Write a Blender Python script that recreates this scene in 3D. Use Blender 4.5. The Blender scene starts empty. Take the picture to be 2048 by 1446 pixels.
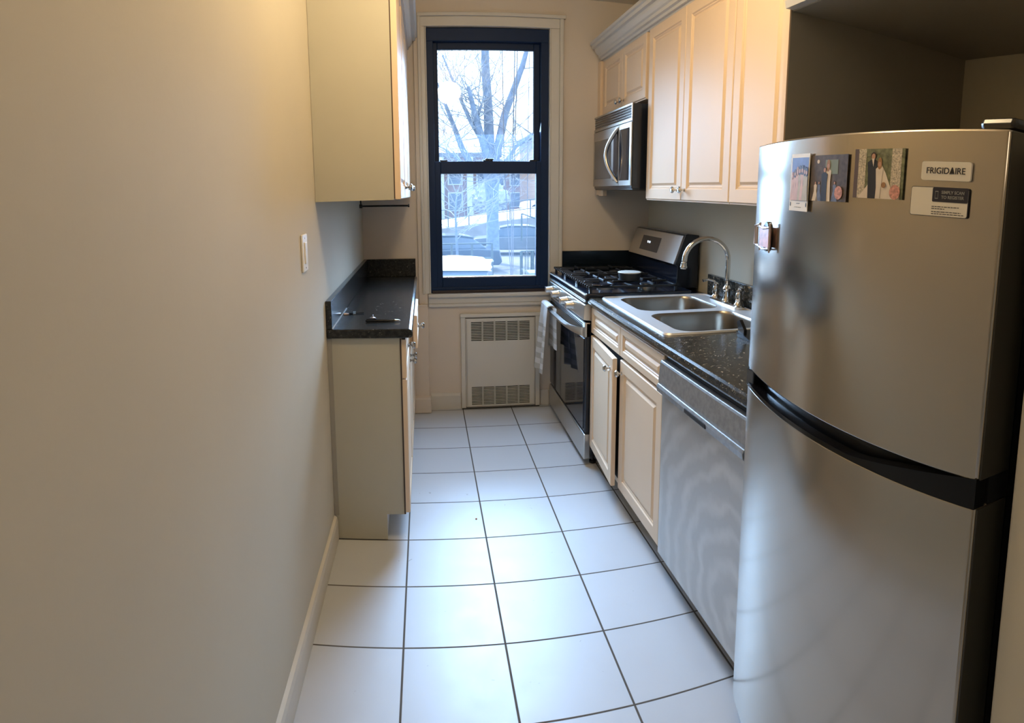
import bpy, bmesh, math, random
from mathutils import Vector, Matrix
random.seed(7)
SC = bpy.context.scene
COL = SC.collection
PI = math.pi
SC.view_settings.view_transform = 'Standard'
SC.view_settings.look = 'None'
SC.view_settings.exposure = 0.0

# ------------------------------------------------------------------ materials
def new_mat(name):
    m = bpy.data.materials.new(name); m.use_nodes = True
    nt = m.node_tree; b = nt.nodes['Principled BSDF']
    return m, nt, b
def mat(name, col, rough=0.5, metal=0.0, bump=0.0, bscale=40.0, var=0.0, vscale=6.0, stretch=None, spec=None, coat=0.0, emit=None, estr=0.0, rvar=0.0):
    m, nt, b = new_mat(name)
    b.inputs['Base Color'].default_value = (*col, 1)
    b.inputs['Roughness'].default_value = rough
    b.inputs['Metallic'].default_value = metal
    if spec is not None: b.inputs['Specular IOR Level'].default_value = spec
    if coat: b.inputs['Coat Weight'].default_value = coat; b.inputs['Coat Roughness'].default_value = 0.08
    if emit: b.inputs['Emission Color'].default_value = (*emit, 1); b.inputs['Emission Strength'].default_value = estr
    if bump or var or rvar:
        tc = nt.nodes.new('ShaderNodeTexCoord'); mp = nt.nodes.new('ShaderNodeMapping')
        nt.links.new(tc.outputs['Object'], mp.inputs['Vector'])
        if stretch: mp.inputs['Scale'].default_value = stretch
    if bump:
        n = nt.nodes.new('ShaderNodeTexNoise'); n.inputs['Scale'].default_value = bscale; n.inputs['Detail'].default_value = 4
        bp = nt.nodes.new('ShaderNodeBump'); bp.inputs['Strength'].default_value = bump; bp.inputs['Distance'].default_value = 0.01
        nt.links.new(mp.outputs[0], n.inputs['Vector']); nt.links.new(n.outputs['Fac'], bp.inputs['Height']); nt.links.new(bp.outputs[0], b.inputs['Normal'])
    if var or rvar:
        n = nt.nodes.new('ShaderNodeTexNoise'); n.inputs['Scale'].default_value = vscale; n.inputs['Detail'].default_value = 5
        nt.links.new(mp.outputs[0], n.inputs['Vector'])
        if var:
            r = nt.nodes.new('ShaderNodeMapRange'); r.inputs['From Min'].default_value = 0.3; r.inputs['From Max'].default_value = 0.7
            r.inputs['To Min'].default_value = 1 - var; r.inputs['To Max'].default_value = 1 + var
            v = nt.nodes.new('ShaderNodeVectorMath'); v.operation = 'SCALE'; v.inputs[0].default_value = col
            nt.links.new(n.outputs['Fac'], r.inputs['Value']); nt.links.new(r.outputs[0], v.inputs['Scale']); nt.links.new(v.outputs[0], b.inputs['Base Color'])
        if rvar:
            r = nt.nodes.new('ShaderNodeMapRange'); r.inputs['From Min'].default_value = 0.3; r.inputs['From Max'].default_value = 0.7
            r.inputs['To Min'].default_value = max(0.02, rough - rvar); r.inputs['To Max'].default_value = rough + rvar
            nt.links.new(n.outputs['Fac'], r.inputs['Value']); nt.links.new(r.outputs[0], b.inputs['Roughness'])
    return m

def granite(name, dark, mid, fleck, dens=0.62):
    m, nt, b = new_mat(name)
    tc = nt.nodes.new('ShaderNodeTexCoord')
    n1 = nt.nodes.new('ShaderNodeTexNoise'); n1.inputs['Scale'].default_value = 55; n1.inputs['Detail'].default_value = 8; n1.inputs['Roughness'].default_value = 0.7
    n2 = nt.nodes.new('ShaderNodeTexNoise'); n2.inputs['Scale'].default_value = 95; n2.inputs['Detail'].default_value = 4; n2.inputs['Distortion'].default_value = 1.2
    cr = nt.nodes.new('ShaderNodeValToRGB'); e = cr.color_ramp.elements
    e[0].position = 0.42; e[0].color = (*dark, 1); e[1].position = 0.62; e[1].color = (*mid, 1)
    cr2 = nt.nodes.new('ShaderNodeValToRGB'); e = cr2.color_ramp.elements
    e[0].position = dens; e[0].color = (0, 0, 0, 1); e[1].position = dens + 0.05; e[1].color = (1, 1, 1, 1)
    mx = nt.nodes.new('ShaderNodeMix'); mx.data_type = 'RGBA'
    mx.inputs[7].default_value = (*fleck, 1)
    for n in (n1, n2): nt.links.new(tc.outputs['Object'], n.inputs['Vector'])
    nt.links.new(n1.outputs['Fac'], cr.inputs[0]); nt.links.new(n2.outputs['Fac'], cr2.inputs[0])
    nt.links.new(cr2.outputs[0], mx.inputs[0]); nt.links.new(cr.outputs[0], mx.inputs[6]); nt.links.new(mx.outputs[2], b.inputs['Base Color'])
    b.inputs['Roughness'].default_value = 0.2; b.inputs['Specular IOR Level'].default_value = 0.35
    return m

def tile_mat():
    m, nt, b = new_mat('white glazed floor tile')
    tc = nt.nodes.new('ShaderNodeTexCoord'); sx = nt.nodes.new('ShaderNodeSeparateXYZ')
    nt.links.new(tc.outputs['Object'], sx.inputs[0])
    T = 0.3048
    def line(out):
        p = nt.nodes.new('ShaderNodeMath'); p.operation = 'PINGPONG'; p.inputs[1].default_value = T / 2
        nt.links.new(out, p.inputs[0])
        r = nt.nodes.new('ShaderNodeMapRange'); r.inputs['From Min'].default_value = 0.0022; r.inputs['From Max'].default_value = 0.0036
        r.inputs['To Min'].default_value = 1; r.inputs['To Max'].default_value = 0
        nt.links.new(p.outputs[0], r.inputs['Value']); return r.outputs[0]
    mxm = nt.nodes.new('ShaderNodeMath'); mxm.operation = 'MAXIMUM'
    nt.links.new(line(sx.outputs['X']), mxm.inputs[0]); nt.links.new(line(sx.outputs['Y']), mxm.inputs[1])
    # per tile tone
    sn = nt.nodes.new('ShaderNodeVectorMath'); sn.operation = 'SCALE'; sn.inputs['Scale'].default_value = 1 / T
    fl = nt.nodes.new('ShaderNodeVectorMath'); fl.operation = 'FLOOR'
    wn = nt.nodes.new('ShaderNodeTexWhiteNoise')
    nt.links.new(tc.outputs['Object'], sn.inputs[0]); nt.links.new(sn.outputs[0], fl.inputs[0]); nt.links.new(fl.outputs[0], wn.inputs['Vector'])
    n1 = nt.nodes.new('ShaderNodeTexNoise'); n1.inputs['Scale'].default_value = 9; n1.inputs['Detail'].default_value = 6
    nt.links.new(tc.outputs['Object'], n1.inputs['Vector'])
    ad = nt.nodes.new('ShaderNodeMath'); ad.operation = 'MULTIPLY_ADD'; ad.inputs[1].default_value = 0.05; ad.inputs[2].default_value = 0.93
    nt.links.new(wn.outputs['Value'], ad.inputs[0])
    ad2 = nt.nodes.new('ShaderNodeMath'); ad2.operation = 'MULTIPLY_ADD'; ad2.inputs[1].default_value = 0.06
    nt.links.new(n1.outputs['Fac'], ad2.inputs[0]); nt.links.new(ad.outputs[0], ad2.inputs[2])
    sc = nt.nodes.new('ShaderNodeVectorMath'); sc.operation = 'SCALE'; sc.inputs[0].default_value = (0.49, 0.505, 0.53)  # white tile tinted blue, window light put into the colour
    nt.links.new(ad2.outputs[0], sc.inputs['Scale'])
    # small scuffs
    n2 = nt.nodes.new('ShaderNodeTexNoise'); n2.inputs['Scale'].default_value = 26; n2.inputs['Detail'].default_value = 2; n2.inputs['Distortion'].default_value = 1.5
    nt.links.new(tc.outputs['Object'], n2.inputs['Vector'])
    r2 = nt.nodes.new('ShaderNodeMapRange'); r2.inputs['From Min'].default_value = 0.76; r2.inputs['From Max'].default_value = 0.80
    nt.links.new(n2.outputs['Fac'], r2.inputs['Value'])
    m0 = nt.nodes.new('ShaderNodeMix'); m0.data_type = 'RGBA'; m0.inputs[7].default_value = (0.30, 0.29, 0.28, 1)
    nt.links.new(r2.outputs[0], m0.inputs[0]); nt.links.new(sc.outputs[0], m0.inputs[6])
    m1 = nt.nodes.new('ShaderNodeMix'); m1.data_type = 'RGBA'; m1.inputs[7].default_value = (0.09, 0.075, 0.06, 1)
    nt.links.new(mxm.outputs[0], m1.inputs[0]); nt.links.new(m0.outputs[2], m1.inputs[6]); nt.links.new(m1.outputs[2], b.inputs['Base Color'])
    rr = nt.nodes.new('ShaderNodeMapRange'); rr.inputs['To Min'].default_value = 0.30; rr.inputs['To Max'].default_value = 0.9
    nt.links.new(mxm.outputs[0], rr.inputs['Value'])
    n3 = nt.nodes.new('ShaderNodeMath'); n3.operation = 'MULTIPLY_ADD'; n3.inputs[1].default_value = 0.16; 
    nt.links.new(n1.outputs['Fac'], n3.inputs[0]); nt.links.new(rr.outputs[0], n3.inputs[2]); nt.links.new(n3.outputs[0], b.inputs['Roughness'])
    bp = nt.nodes.new('ShaderNodeBump'); bp.invert = True; bp.inputs['Strength'].default_value = 0.5; bp.inputs['Distance'].default_value = 0.002
    nt.links.new(mxm.outputs[0], bp.inputs['Height']); nt.links.new(bp.outputs[0], b.inputs['Normal'])
    return m

def smeared_steel():
    # dishwasher front: brushed steel with wiped cleaning swirls
    m, nt, b = new_mat('smeared stainless steel')
    tc = nt.nodes.new('ShaderNodeTexCoord')
    w = nt.nodes.new('ShaderNodeTexWave'); w.wave_type = 'RINGS'; w.rings_direction = 'X'; w.inputs['Scale'].default_value = 3.6; w.inputs['Distortion'].default_value = 5.0
    w.inputs['Detail'].default_value = 4; w.inputs['Detail Scale'].default_value = 2.0
    n = nt.nodes.new('ShaderNodeTexNoise'); n.inputs['Scale'].default_value = 4; n.inputs['Detail'].default_value = 7
    mp = nt.nodes.new('ShaderNodeMapping'); mp.inputs['Location'].default_value = (0, 0.28, -0.25)
    nt.links.new(tc.outputs['Object'], mp.inputs['Vector']); nt.links.new(mp.outputs[0], w.inputs['Vector']); nt.links.new(tc.outputs['Object'], n.inputs['Vector'])
    mu = nt.nodes.new('ShaderNodeMath'); mu.operation = 'MULTIPLY'
    nt.links.new(w.outputs['Fac'], mu.inputs[0]); nt.links.new(n.outputs['Fac'], mu.inputs[1])
    cr = nt.nodes.new('ShaderNodeValToRGB'); e = cr.color_ramp.elements
    e[0].position = 0.08; e[0].color = (0.46, 0.44, 0.41, 1); e[1].position = 0.6; e[1].color = (0.60, 0.58, 0.55, 1)
    nt.links.new(mu.outputs[0], cr.inputs[0]); nt.links.new(cr.outputs[0], b.inputs['Base Color'])
    rr = nt.nodes.new('ShaderNodeMapRange'); rr.inputs['To Min'].default_value = 0.38; rr.inputs['To Max'].default_value = 0.52
    nt.links.new(mu.outputs[0], rr.inputs['Value']); nt.links.new(rr.outputs[0], b.inputs['Roughness'])
    b.inputs['Metallic'].default_value = 0.6
    return m

def brick_mat(name, c1, c2, mortar, scale):
    m, nt, b = new_mat(name)
    tc = nt.nodes.new('ShaderNodeTexCoord'); mp = nt.nodes.new('ShaderNodeMapping'); mp.inputs['Rotation'].default_value = (PI / 2, 0, 0)
    br = nt.nodes.new('ShaderNodeTexBrick'); br.inputs['Scale'].default_value = scale
    br.inputs['Color1'].default_value = (*c1, 1); br.inputs['Color2'].default_value = (*c2, 1); br.inputs['Mortar'].default_value = (*mortar, 1)
    nt.links.new(tc.outputs['Object'], mp.inputs['Vector']); nt.links.new(mp.outputs[0], br.inputs['Vector']); nt.links.new(br.outputs['Color'], b.inputs['Base Color'])
    b.inputs['Roughness'].default_value = 0.9
    return m

def glass_pane_mat(name, tint=(0.93, 0.97, 1.0), gloss=0.09, haze=0.0):
    m = bpy.data.materials.new(name); m.use_nodes = True; nt = m.node_tree; nt.nodes.clear()
    o = nt.nodes.new('ShaderNodeOutputMaterial'); t = nt.nodes.new('ShaderNodeBsdfTransparent'); t.inputs[0].default_value = (*tint, 1)
    g = nt.nodes.new('ShaderNodeBsdfGlossy'); g.inputs['Roughness'].default_value = 0.03
    f = nt.nodes.new('ShaderNodeFresnel'); f.inputs['IOR'].default_value = 1.45
    mx = nt.nodes.new('ShaderNodeMixShader')
    nt.links.new(f.outputs[0], mx.inputs[0]); nt.links.new(t.outputs[0], mx.inputs[1]); nt.links.new(g.outputs[0], mx.inputs[2])
    last = mx.outputs[0]
    if haze:
        d = nt.nodes.new('ShaderNodeBsdfTranslucent'); d.inputs[0].default_value = (0.55, 0.75, 1.0, 1)
        m2 = nt.nodes.new('ShaderNodeMixShader'); m2.inputs[0].default_value = haze
        nt.links.new(last, m2.inputs[1]); nt.links.new(d.outputs[0], m2.inputs[2]); last = m2.outputs[0]
    nt.links.new(last, o.inputs[0])
    return m

M = {}
M['wall'] = mat('warm beige wall paint', (0.55, 0.50, 0.395), 0.7, bump=0.03, bscale=60, var=0.02, vscale=3, spec=0.2)
M['wallw'] = mat('grey beige wall paint', (0.66, 0.585, 0.51), 0.6, bump=0.03, bscale=60, spec=0.3)
M['ceil'] = mat('ceiling paint', (0.72, 0.68, 0.60), 0.8)
M['trim'] = mat('off white gloss trim', (0.60, 0.575, 0.54), 0.5, bump=0.03, bscale=30)
M['base'] = mat('cream baseboard paint', (0.60, 0.555, 0.47), 0.45)
M['floor'] = tile_mat()
M['cream'] = mat('cream thermofoil', (0.76, 0.585, 0.415), 0.52, var=0.015, vscale=3, spec=0.25)
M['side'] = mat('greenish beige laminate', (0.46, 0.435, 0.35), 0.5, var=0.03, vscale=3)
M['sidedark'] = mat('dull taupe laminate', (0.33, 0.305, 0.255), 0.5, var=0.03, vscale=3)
M['dark'] = mat('dark gap', (0.012, 0.01, 0.008), 0.8)
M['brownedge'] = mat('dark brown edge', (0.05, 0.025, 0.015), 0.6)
M['toe'] = mat('toe kick board', (0.22, 0.19, 0.16), 0.6)
M['granL'] = granite('black granite', (0.012, 0.012, 0.012), (0.032, 0.032, 0.030), (0.25, 0.24, 0.20), 0.665)
M['granR'] = granite('black brown granite', (0.016, 0.015, 0.012), (0.060, 0.050, 0.036), (0.42, 0.36, 0.25), 0.635)
M['steel'] = mat('brushed stainless steel', (0.62, 0.59, 0.55), 0.30, 1.0)
M['fridge'] = mat('fridge stainless steel', (0.47, 0.42, 0.355), 0.165, 0.92)
M['sinksteel'] = mat('satin sink steel', (0.60, 0.575, 0.54), 0.24, 1.0, rvar=0.05, vscale=20)
M['dw'] = smeared_steel()
M['dwc'] = mat('worn grey steel strip', (0.36, 0.36, 0.36), 0.38, 0.8, var=0.16, vscale=60, bump=0.06, bscale=160)
M['bowlsteel'] = mat('darker sink bowl steel', (0.40, 0.365, 0.32), 0.28, 1.0)  # sink steel darkened so the shade inside the bowls sits in the colour
M['mwsteel'] = mat('grey microwave steel', (0.40, 0.375, 0.345), 0.33, 1.0)
M['lip'] = mat('glossy black trim', (0.004, 0.004, 0.005), 0.12, spec=0.3)
M['rimsteel'] = mat('satin rim steel', (0.70, 0.70, 0.70), 0.42, 0.55)  # lighter copy of the sink steel, bright sheen put into the colour
M['chrome'] = mat('polished nickel', (0.72, 0.69, 0.65), 0.09, 1.0)
M['knob'] = mat('dark nickel knob', (0.42, 0.40, 0.38), 0.16, 1.0)
M['black'] = mat('black enamel', (0.008, 0.011, 0.020), 0.16, spec=0.6)
M['blackmatte'] = mat('matte black cast iron', (0.012, 0.014, 0.018), 0.38)
M['blackplastic'] = mat('black plastic', (0.012, 0.012, 0.014), 0.25)
M['ovenglass'] = mat('black oven glass', (0.010, 0.012, 0.018), 0.05, spec=0.8)
M['mwglass'] = mat('smoky microwave window', (0.09, 0.085, 0.08), 0.12, metal=0.3)
M['navy'] = mat('navy black window frame', (0.005, 0.021, 0.068), 0.5, spec=0.25)  # black frame, skylight glare put into the colour as navy
M['navy2'] = mat('brown black sill', (0.03, 0.018, 0.02), 0.5)
M['glass'] = glass_pane_mat('window glass', haze=0.02)
M['white'] = mat('white plastic', (0.78, 0.74, 0.66), 0.35)
M['radw'] = mat('white radiator enamel', (0.62, 0.595, 0.55), 0.4, bump=0.02, bscale=20)
M['towel'] = mat('white terry cloth', (0.72, 0.71, 0.70), 0.95, bump=0.6, bscale=260)
M['towels'] = mat('grey terry stripe', (0.36, 0.35, 0.33), 0.95, bump=0.6, bscale=260)
M['paper'] = mat('white label stock', (0.80, 0.74, 0.64), 0.45)
M['ink'] = mat('dark grey ink', (0.03, 0.028, 0.035), 0.5)
M['inknavy'] = mat('navy ink', (0.018, 0.018, 0.035), 0.4)
M['greytext'] = mat('grey lettering', (0.28, 0.28, 0.27), 0.5)
M['display'] = mat('dark control display', (0.03, 0.03, 0.034), 0.12)
M['led'] = mat('white clock digits', (0.8, 0.85, 0.9), 0.4, emit=(0.8, 0.9, 1.0), estr=1.0)
M['caulk'] = mat('grey caulk', (0.33, 0.31, 0.28), 0.6)
M['pink'] = mat('pink enamel', (0.62, 0.30, 0.27), 0.3, var=0.3, vscale=60)
M['silver'] = mat('shiny silver frame', (0.62, 0.55, 0.55), 0.25, 0.7)
M['leaf'] = mat('dry orange brown leaf', (0.42, 0.17, 0.06), 0.7)

# ------------------------------------------------------------------ mesh helpers
OW = {}   # world origin of each object
def bmn(): return bmesh.new()
def merge(dst, src):
    me = bpy.data.meshes.new('tmp'); src.to_mesh(me); src.free(); dst.from_mesh(me); bpy.data.meshes.remove(me)
def box(bm, x0, x1, y0, y1, z0, z1, bev=0.0, seg=2):
    x0, x1 = sorted((x0, x1)); y0, y1 = sorted((y0, y1)); z0, z1 = sorted((z0, z1))
    b = bmesh.new(); bmesh.ops.create_cube(b, size=1)
    for v in b.verts: v.co = Vector(((x0 + x1) / 2 + v.co.x * (x1 - x0), (y0 + y1) / 2 + v.co.y * (y1 - y0), (z0 + z1) / 2 + v.co.z * (z1 - z0)))
    if bev: bmesh.ops.bevel(b, geom=b.edges[:], offset=min(bev, (x1 - x0) / 2.1, (y1 - y0) / 2.1, (z1 - z0) / 2.1), segments=seg, affect='EDGES', profile=0.5)
    merge(bm, b)
    return bm
def boxm(*a, **k): return box(bmn(), *a, **k)
def obox(bm, c, size, rot, bev=0.0):
    b = bmesh.new(); bmesh.ops.create_cube(b, size=1)
    for v in b.verts: v.co = Vector((v.co.x * size[0], v.co.y * size[1], v.co.z * size[2]))
    if bev: bmesh.ops.bevel(b, geom=b.edges[:], offset=bev, segments=2, affect='EDGES', profile=0.5)
    R = rot if isinstance(rot, Matrix) else Matrix.Rotation(rot, 4, 'Z')
    bmesh.ops.transform(b, matrix=Matrix.Translation(c) @ R.to_4x4(), verts=b.verts[:]); merge(bm, b); return bm
def tube(bm, pts, r, seg=12, cap=True):
    pts = [Vector(p) for p in pts]; n = len(pts); rs = r if isinstance(r, (list, tuple)) else [r] * n
    rings = []; up = None
    for i, p in enumerate(pts):
        d = (pts[min(i + 1, n - 1)] - pts[max(i - 1, 0)]).normalized()
        if up is None: up = Vector((0, 0, 1)) if abs(d.z) < 0.9 else Vector((1, 0, 0))
        a = d.cross(up)
        if a.length < 1e-5: a = d.orthogonal()
        a.normalize(); b = a.cross(d).normalized(); up = b
        rings.append([bm.verts.new(p + (a * math.cos(2 * PI * k / seg) + b * math.sin(2 * PI * k / seg)) * rs[i]) for k in range(seg)])
    for i in range(n - 1):
        for k in range(seg): bm.faces.new((rings[i][k], rings[i][(k + 1) % seg], rings[i + 1][(k + 1) % seg], rings[i + 1][k]))
    if cap: bm.faces.new(rings[0][::-1]); bm.faces.new(rings[-1])
    return bm
def lathe(bm, c, prof, axis='Z', seg=24):
    c = Vector(c); rings = []
    def P(r, h, a):
        u, w = r * math.cos(a), r * math.sin(a)
        return c + (Vector((u, w, h)) if axis == 'Z' else Vector((h, u, w)) if axis == 'X' else Vector((w, h, u)))
    for r, h in prof: rings.append([bm.verts.new(P(max(r, 1e-5), h, 2 * PI * k / seg)) for k in range(seg)])
    for i in range(len(prof) - 1):
        for k in range(seg): bm.faces.new((rings[i][k], rings[i][(k + 1) % seg], rings[i + 1][(k + 1) % seg], rings[i + 1][k]))
    bm.faces.new(rings[0][::-1]); bm.faces.new(rings[-1])
    return bm
def prism(bm, poly, axis, a0, a1):
    # poly = list of 2D points; axis the extrusion axis ('X': (y,z), 'Y': (x,z), 'Z': (x,y))
    def P(p, a): return {'X': (a, p[0], p[1]), 'Y': (p[0], a, p[1]), 'Z': (p[0], p[1], a)}[axis]
    A = [bm.verts.new(P(p, a0)) for p in poly]; B = [bm.verts.new(P(p, a1)) for p in poly]; n = len(poly)
    bm.faces.new(A[::-1]); bm.faces.new(B)
    for i in range(n): bm.faces.new((A[i], A[(i + 1) % n], B[(i + 1) % n], B[i]))
    return bm
def rrect(x0, x1, y0, y1, r, n=6):
    pts = []
    for cx, cy, a in ((x1 - r, y1 - r, 0), (x0 + r, y1 - r, PI / 2), (x0 + r, y0 + r, PI), (x1 - r, y0 + r, 1.5 * PI)):
        for i in range(n + 1): t = a + PI / 2 * i / n; pts.append((cx + r * math.cos(t), cy + r * math.sin(t)))
    return pts
def loft(bm, loops, cap0=False, cap1=True):
    R = [[bm.verts.new(p) for p in L] for L in loops]; n = len(R[0])
    for i in range(len(R) - 1):
        for k in range(n): bm.faces.new((R[i][k], R[i][(k + 1) % n], R[i + 1][(k + 1) % n], R[i + 1][k]))
    if cap0: bm.faces.new(R[0][::-1])
    if cap1: bm.faces.new(R[-1])
    return bm
def obj(name, bm, m, parent=None, origin=None, smooth=None, bevel=0.0, label=None):
    bmesh.ops.remove_doubles(bm, verts=bm.verts[:], dist=1e-6)
    bmesh.ops.recalc_face_normals(bm, faces=bm.faces[:])
    po = OW[parent.name] if parent else Vector((0, 0, 0))
    o0 = Vector(origin) if origin is not None else po
    if o0.length: bmesh.ops.translate(bm, vec=-o0, verts=bm.verts[:])
    me = bpy.data.meshes.new(name); bm.to_mesh(me); bm.free()
    me.materials.append(m if not isinstance(m, str) else M[m])
    ob = bpy.data.objects.new(name, me); COL.objects.link(ob)
    ob.location = o0 - po
    if parent: ob.parent = parent
    OW[ob.name] = o0
    if smooth:
        for p in me.polygons: p.use_smooth = True
        if smooth != 'all':
            try:
                me.set_sharp_from_angle(angle=math.radians(38))
            except Exception: pass
    if bevel:
        md = ob.modifiers.new('bevel', 'BEVEL'); md.width = bevel; md.segments = 2; md.limit_method = 'ANGLE'; md.angle_limit = math.radians(50)
    if label: ob['label'] = label
    return ob
def thing(name, label, cat, loc, group=None, kind=None):
    o = bpy.data.objects.new(name, None); o.empty_display_size = 0.05; COL.objects.link(o); o.location = loc
    OW[o.name] = Vector(loc); o['label'] = label; o['category'] = cat
    if group: o['group'] = group
    if kind: o['kind'] = kind
    return o
def tag(o, label, cat, group=None, kind=None):
    o['label'] = label; o['category'] = cat
    if group: o['group'] = group
    if kind: o['kind'] = kind
    return o
def struct(name, bm, m, parent=None, **k):
    o = obj(name, bm, m, parent, **k)
    if not parent: o['kind'] = 'structure'
    return o
def dup(root, loc, label=None, group=None):
    def cp(o, par):
        c = o.copy(); COL.objects.link(c); c.parent = par
        for ch in list(o.children): cp(ch, c)
        return c
    r = cp(root, None); r.location = loc
    if label: r['label'] = label
    if group: r['group'] = group
    return r
def sheet_with_holes(outer, holes, z0, z1):
    # flat plate with holes from 2D loops
    cu = bpy.data.curves.new('c', 'CURVE'); cu.dimensions = '2D'; cu.fill_mode = 'BOTH'; cu.extrude = (z1 - z0) / 2
    for L in [outer] + holes:
        s = cu.splines.new('POLY'); s.points.add(len(L) - 1); s.use_cyclic_u = True
        for p, q in zip(s.points, L): p.co = (q[0], q[1], 0, 1)
    o = bpy.data.objects.new('c', cu); COL.objects.link(o)
    dg = bpy.context.evaluated_depsgraph_get(); me = bpy.data.meshes.new_from_object(o.evaluated_get(dg))
    bm = bmesh.new(); bm.from_mesh(me); bmesh.ops.translate(bm, vec=(0, 0, (z0 + z1) / 2), verts=bm.verts[:])
    bpy.data.objects.remove(o); bpy.data.curves.remove(cu); bpy.data.meshes.remove(me)
    return bm
def text_bm(s, size, align='CENTER', bold=0.0, extrude=0.0003, spacing=1.0):
    cu = bpy.data.curves.new('t', 'FONT'); cu.body = s; cu.size = size; cu.align_x = align; cu.align_y = 'CENTER'; cu.extrude = extrude; cu.offset = bold; cu.space_character = spacing
    o = bpy.data.objects.new('t', cu); COL.objects.link(o)
    dg = bpy.context.evaluated_depsgraph_get(); me = bpy.data.meshes.new_from_object(o.evaluated_get(dg))
    bm = bmesh.new(); bm.from_mesh(me)
    bpy.data.objects.remove(o); bpy.data.curves.remove(cu); bpy.data.meshes.remove(me)
    return bm
def panel_front(y0, y1, z0, z1, xb, out, t=0.019, m=0.05):
    # raised panel door/drawer front lying in a plane x = xb, facing direction out (+1/-1 along x)
    L = []
    prof = [(0, 0), (0, t - 0.003), (0.003, t), (m, t), (m + 0.004, t - 0.005), (m + 0.009, t - 0.004), (m + 0.013, t - 0.008), (m + 0.019, t - 0.008), (m + 0.030, t - 0.001)]
    for i, d in prof:
        x = xb + out * d
        L.append([(x, y0 + i, z0 + i), (x, y1 - i, z0 + i), (x, y1 - i, z1 - i), (x, y0 + i, z1 - i)])
    return loft(bmn(), L, True, True)
def knob_bm(x, y, z, out):
    prof = [(0.008, 0), (0.008, 0.003), (0.0045, 0.006), (0.0045, 0.014), (0.012, 0.018), (0.0155, 0.022), (0.0155, 0.026), (0.011, 0.031), (0.004, 0.032)]
    return lathe(bmn(), (x, y, z), [(r, h * out) for r, h in prof], 'X', 18)

XL, XR, YW = -0.287, 1.50, 0.04
YB, ZC = -5.4, 2.72

# ------------------------------------------------------------------ room shell
struct('floor', boxm(XL - 0.15, XR + 0.15, YB - 0.15, YW + 0.25, -0.08, 0.0), 'floor')
struct('ceiling', boxm(XL - 0.15, XR + 0.15, YB - 0.15, YW + 0.25, ZC, ZC + 0.1), 'ceil')
struct('wall_left', boxm(XL - 0.15, XL, YB - 0.15, YW + 0.25, 0, ZC), 'wall')
bm = bmn(); box(bm, XR, XR + 0.15, -3.36, YW + 0.25, 0, ZC); box(bm, 0.853, XR + 0.15, YB - 0.15, -3.340, 0, ZC, 0.006)
struct('wall_right', bm, 'wall')
struct('wall_back', boxm(XL - 0.15, XR + 0.15, YB - 0.15, YB, 0, ZC), 'wall')
bm = bmn()
HX0, HX1, HZ0, HZ1 = 0.118, 0.852, 0.80, 2.525
box(bm, XL, HX0, YW, YW + 0.25, 0, ZC); box(bm, HX1, XR, YW, YW + 0.25, 0, ZC)
box(bm, HX0, HX1, YW, YW + 0.25, 0, HZ0); box(bm, HX0, HX1, YW, YW + 0.25, HZ1, ZC)
struct('wall_window', bm, 'wallw')
# baseboards
bm = bmn(); prism(bm, [(XL, 0), (XL + 0.014, 0), (XL + 0.014, 0.088), (XL + 0.010, 0.105), (XL, 0.112)], 'Y', YB, -1.529)
struct('baseboard_left', bm, 'base', bevel=0.001)
bm = bmn(); prism(bm, [(YW, 0), (YW - 0.014, 0), (YW - 0.014, 0.092), (YW - 0.008, 0.108), (YW, 0.112)], 'X', 0.105, 0.292)
box(bm, 0.80, 0.855, YW - 0.014, YW, 0, 0.11, 0.003)
struct('baseboard_window', bm, 'trim')
# boxed pipe beside the window wall, with its own block at the foot
bm = bmn(); box(bm, 0.00, 0.10, -0.005, YW, 0.0, 0.735, 0.006); box(bm, 0.00, 0.108, -0.055, YW, 0.0, 0.105, 0.008)
box(bm, 0.045, 0.10, 0.025, YW, 0.735, 2.60, 0.004)
struct('trim_1', bm, 'wallw')
# casing around the window
bm = bmn()
def casing(bm, x0, x1, z0, z1):
    box(bm, x0, x1, YW - 0.016, YW, z0, z1, 0.004)
    w = min(x1 - x0, z1 - z0)
casing(bm, 0.086, HX0 - 0.004, 0.804, HZ1); casing(bm, HX1 + 0.004, 0.910, 0.804, HZ1); casing(bm, 0.086, 0.910, HZ1, 2.585)
box(bm, 0.070, 0.086, YW - 0.026, YW, 0.804, 2.585, 0.004); box(bm, 0.910, 0.932, YW - 0.026, YW, 0.804, 2.585, 0.004); box(bm, 0.070, 0.945, YW - 0.028, YW, 2.585, 2.607, 0.004)
box(bm, HX0 - 0.004, HX0 + 0.003, YW - 0.02, YW + 0.05, 0.804, HZ1, 0.003); box(bm, HX1 - 0.003, HX1 + 0.004, YW - 0.02, YW + 0.05, 0.804, HZ1, 0.003)
struct('trim_2', bm, 'trim')
bm = bmn(); box(bm, 0.102, 0.925, YW - 0.035, YW + 0.06, 0.780, 0.803, 0.006); box(bm, 0.104, 0.915, YW - 0.016, YW, 0.736, 0.780, 0.004); box(bm, 0.104, 0.92, YW - 0.022, YW, 0.715, 0.736, 0.004)
struct('trim_3', bm, 'trim')

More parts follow.
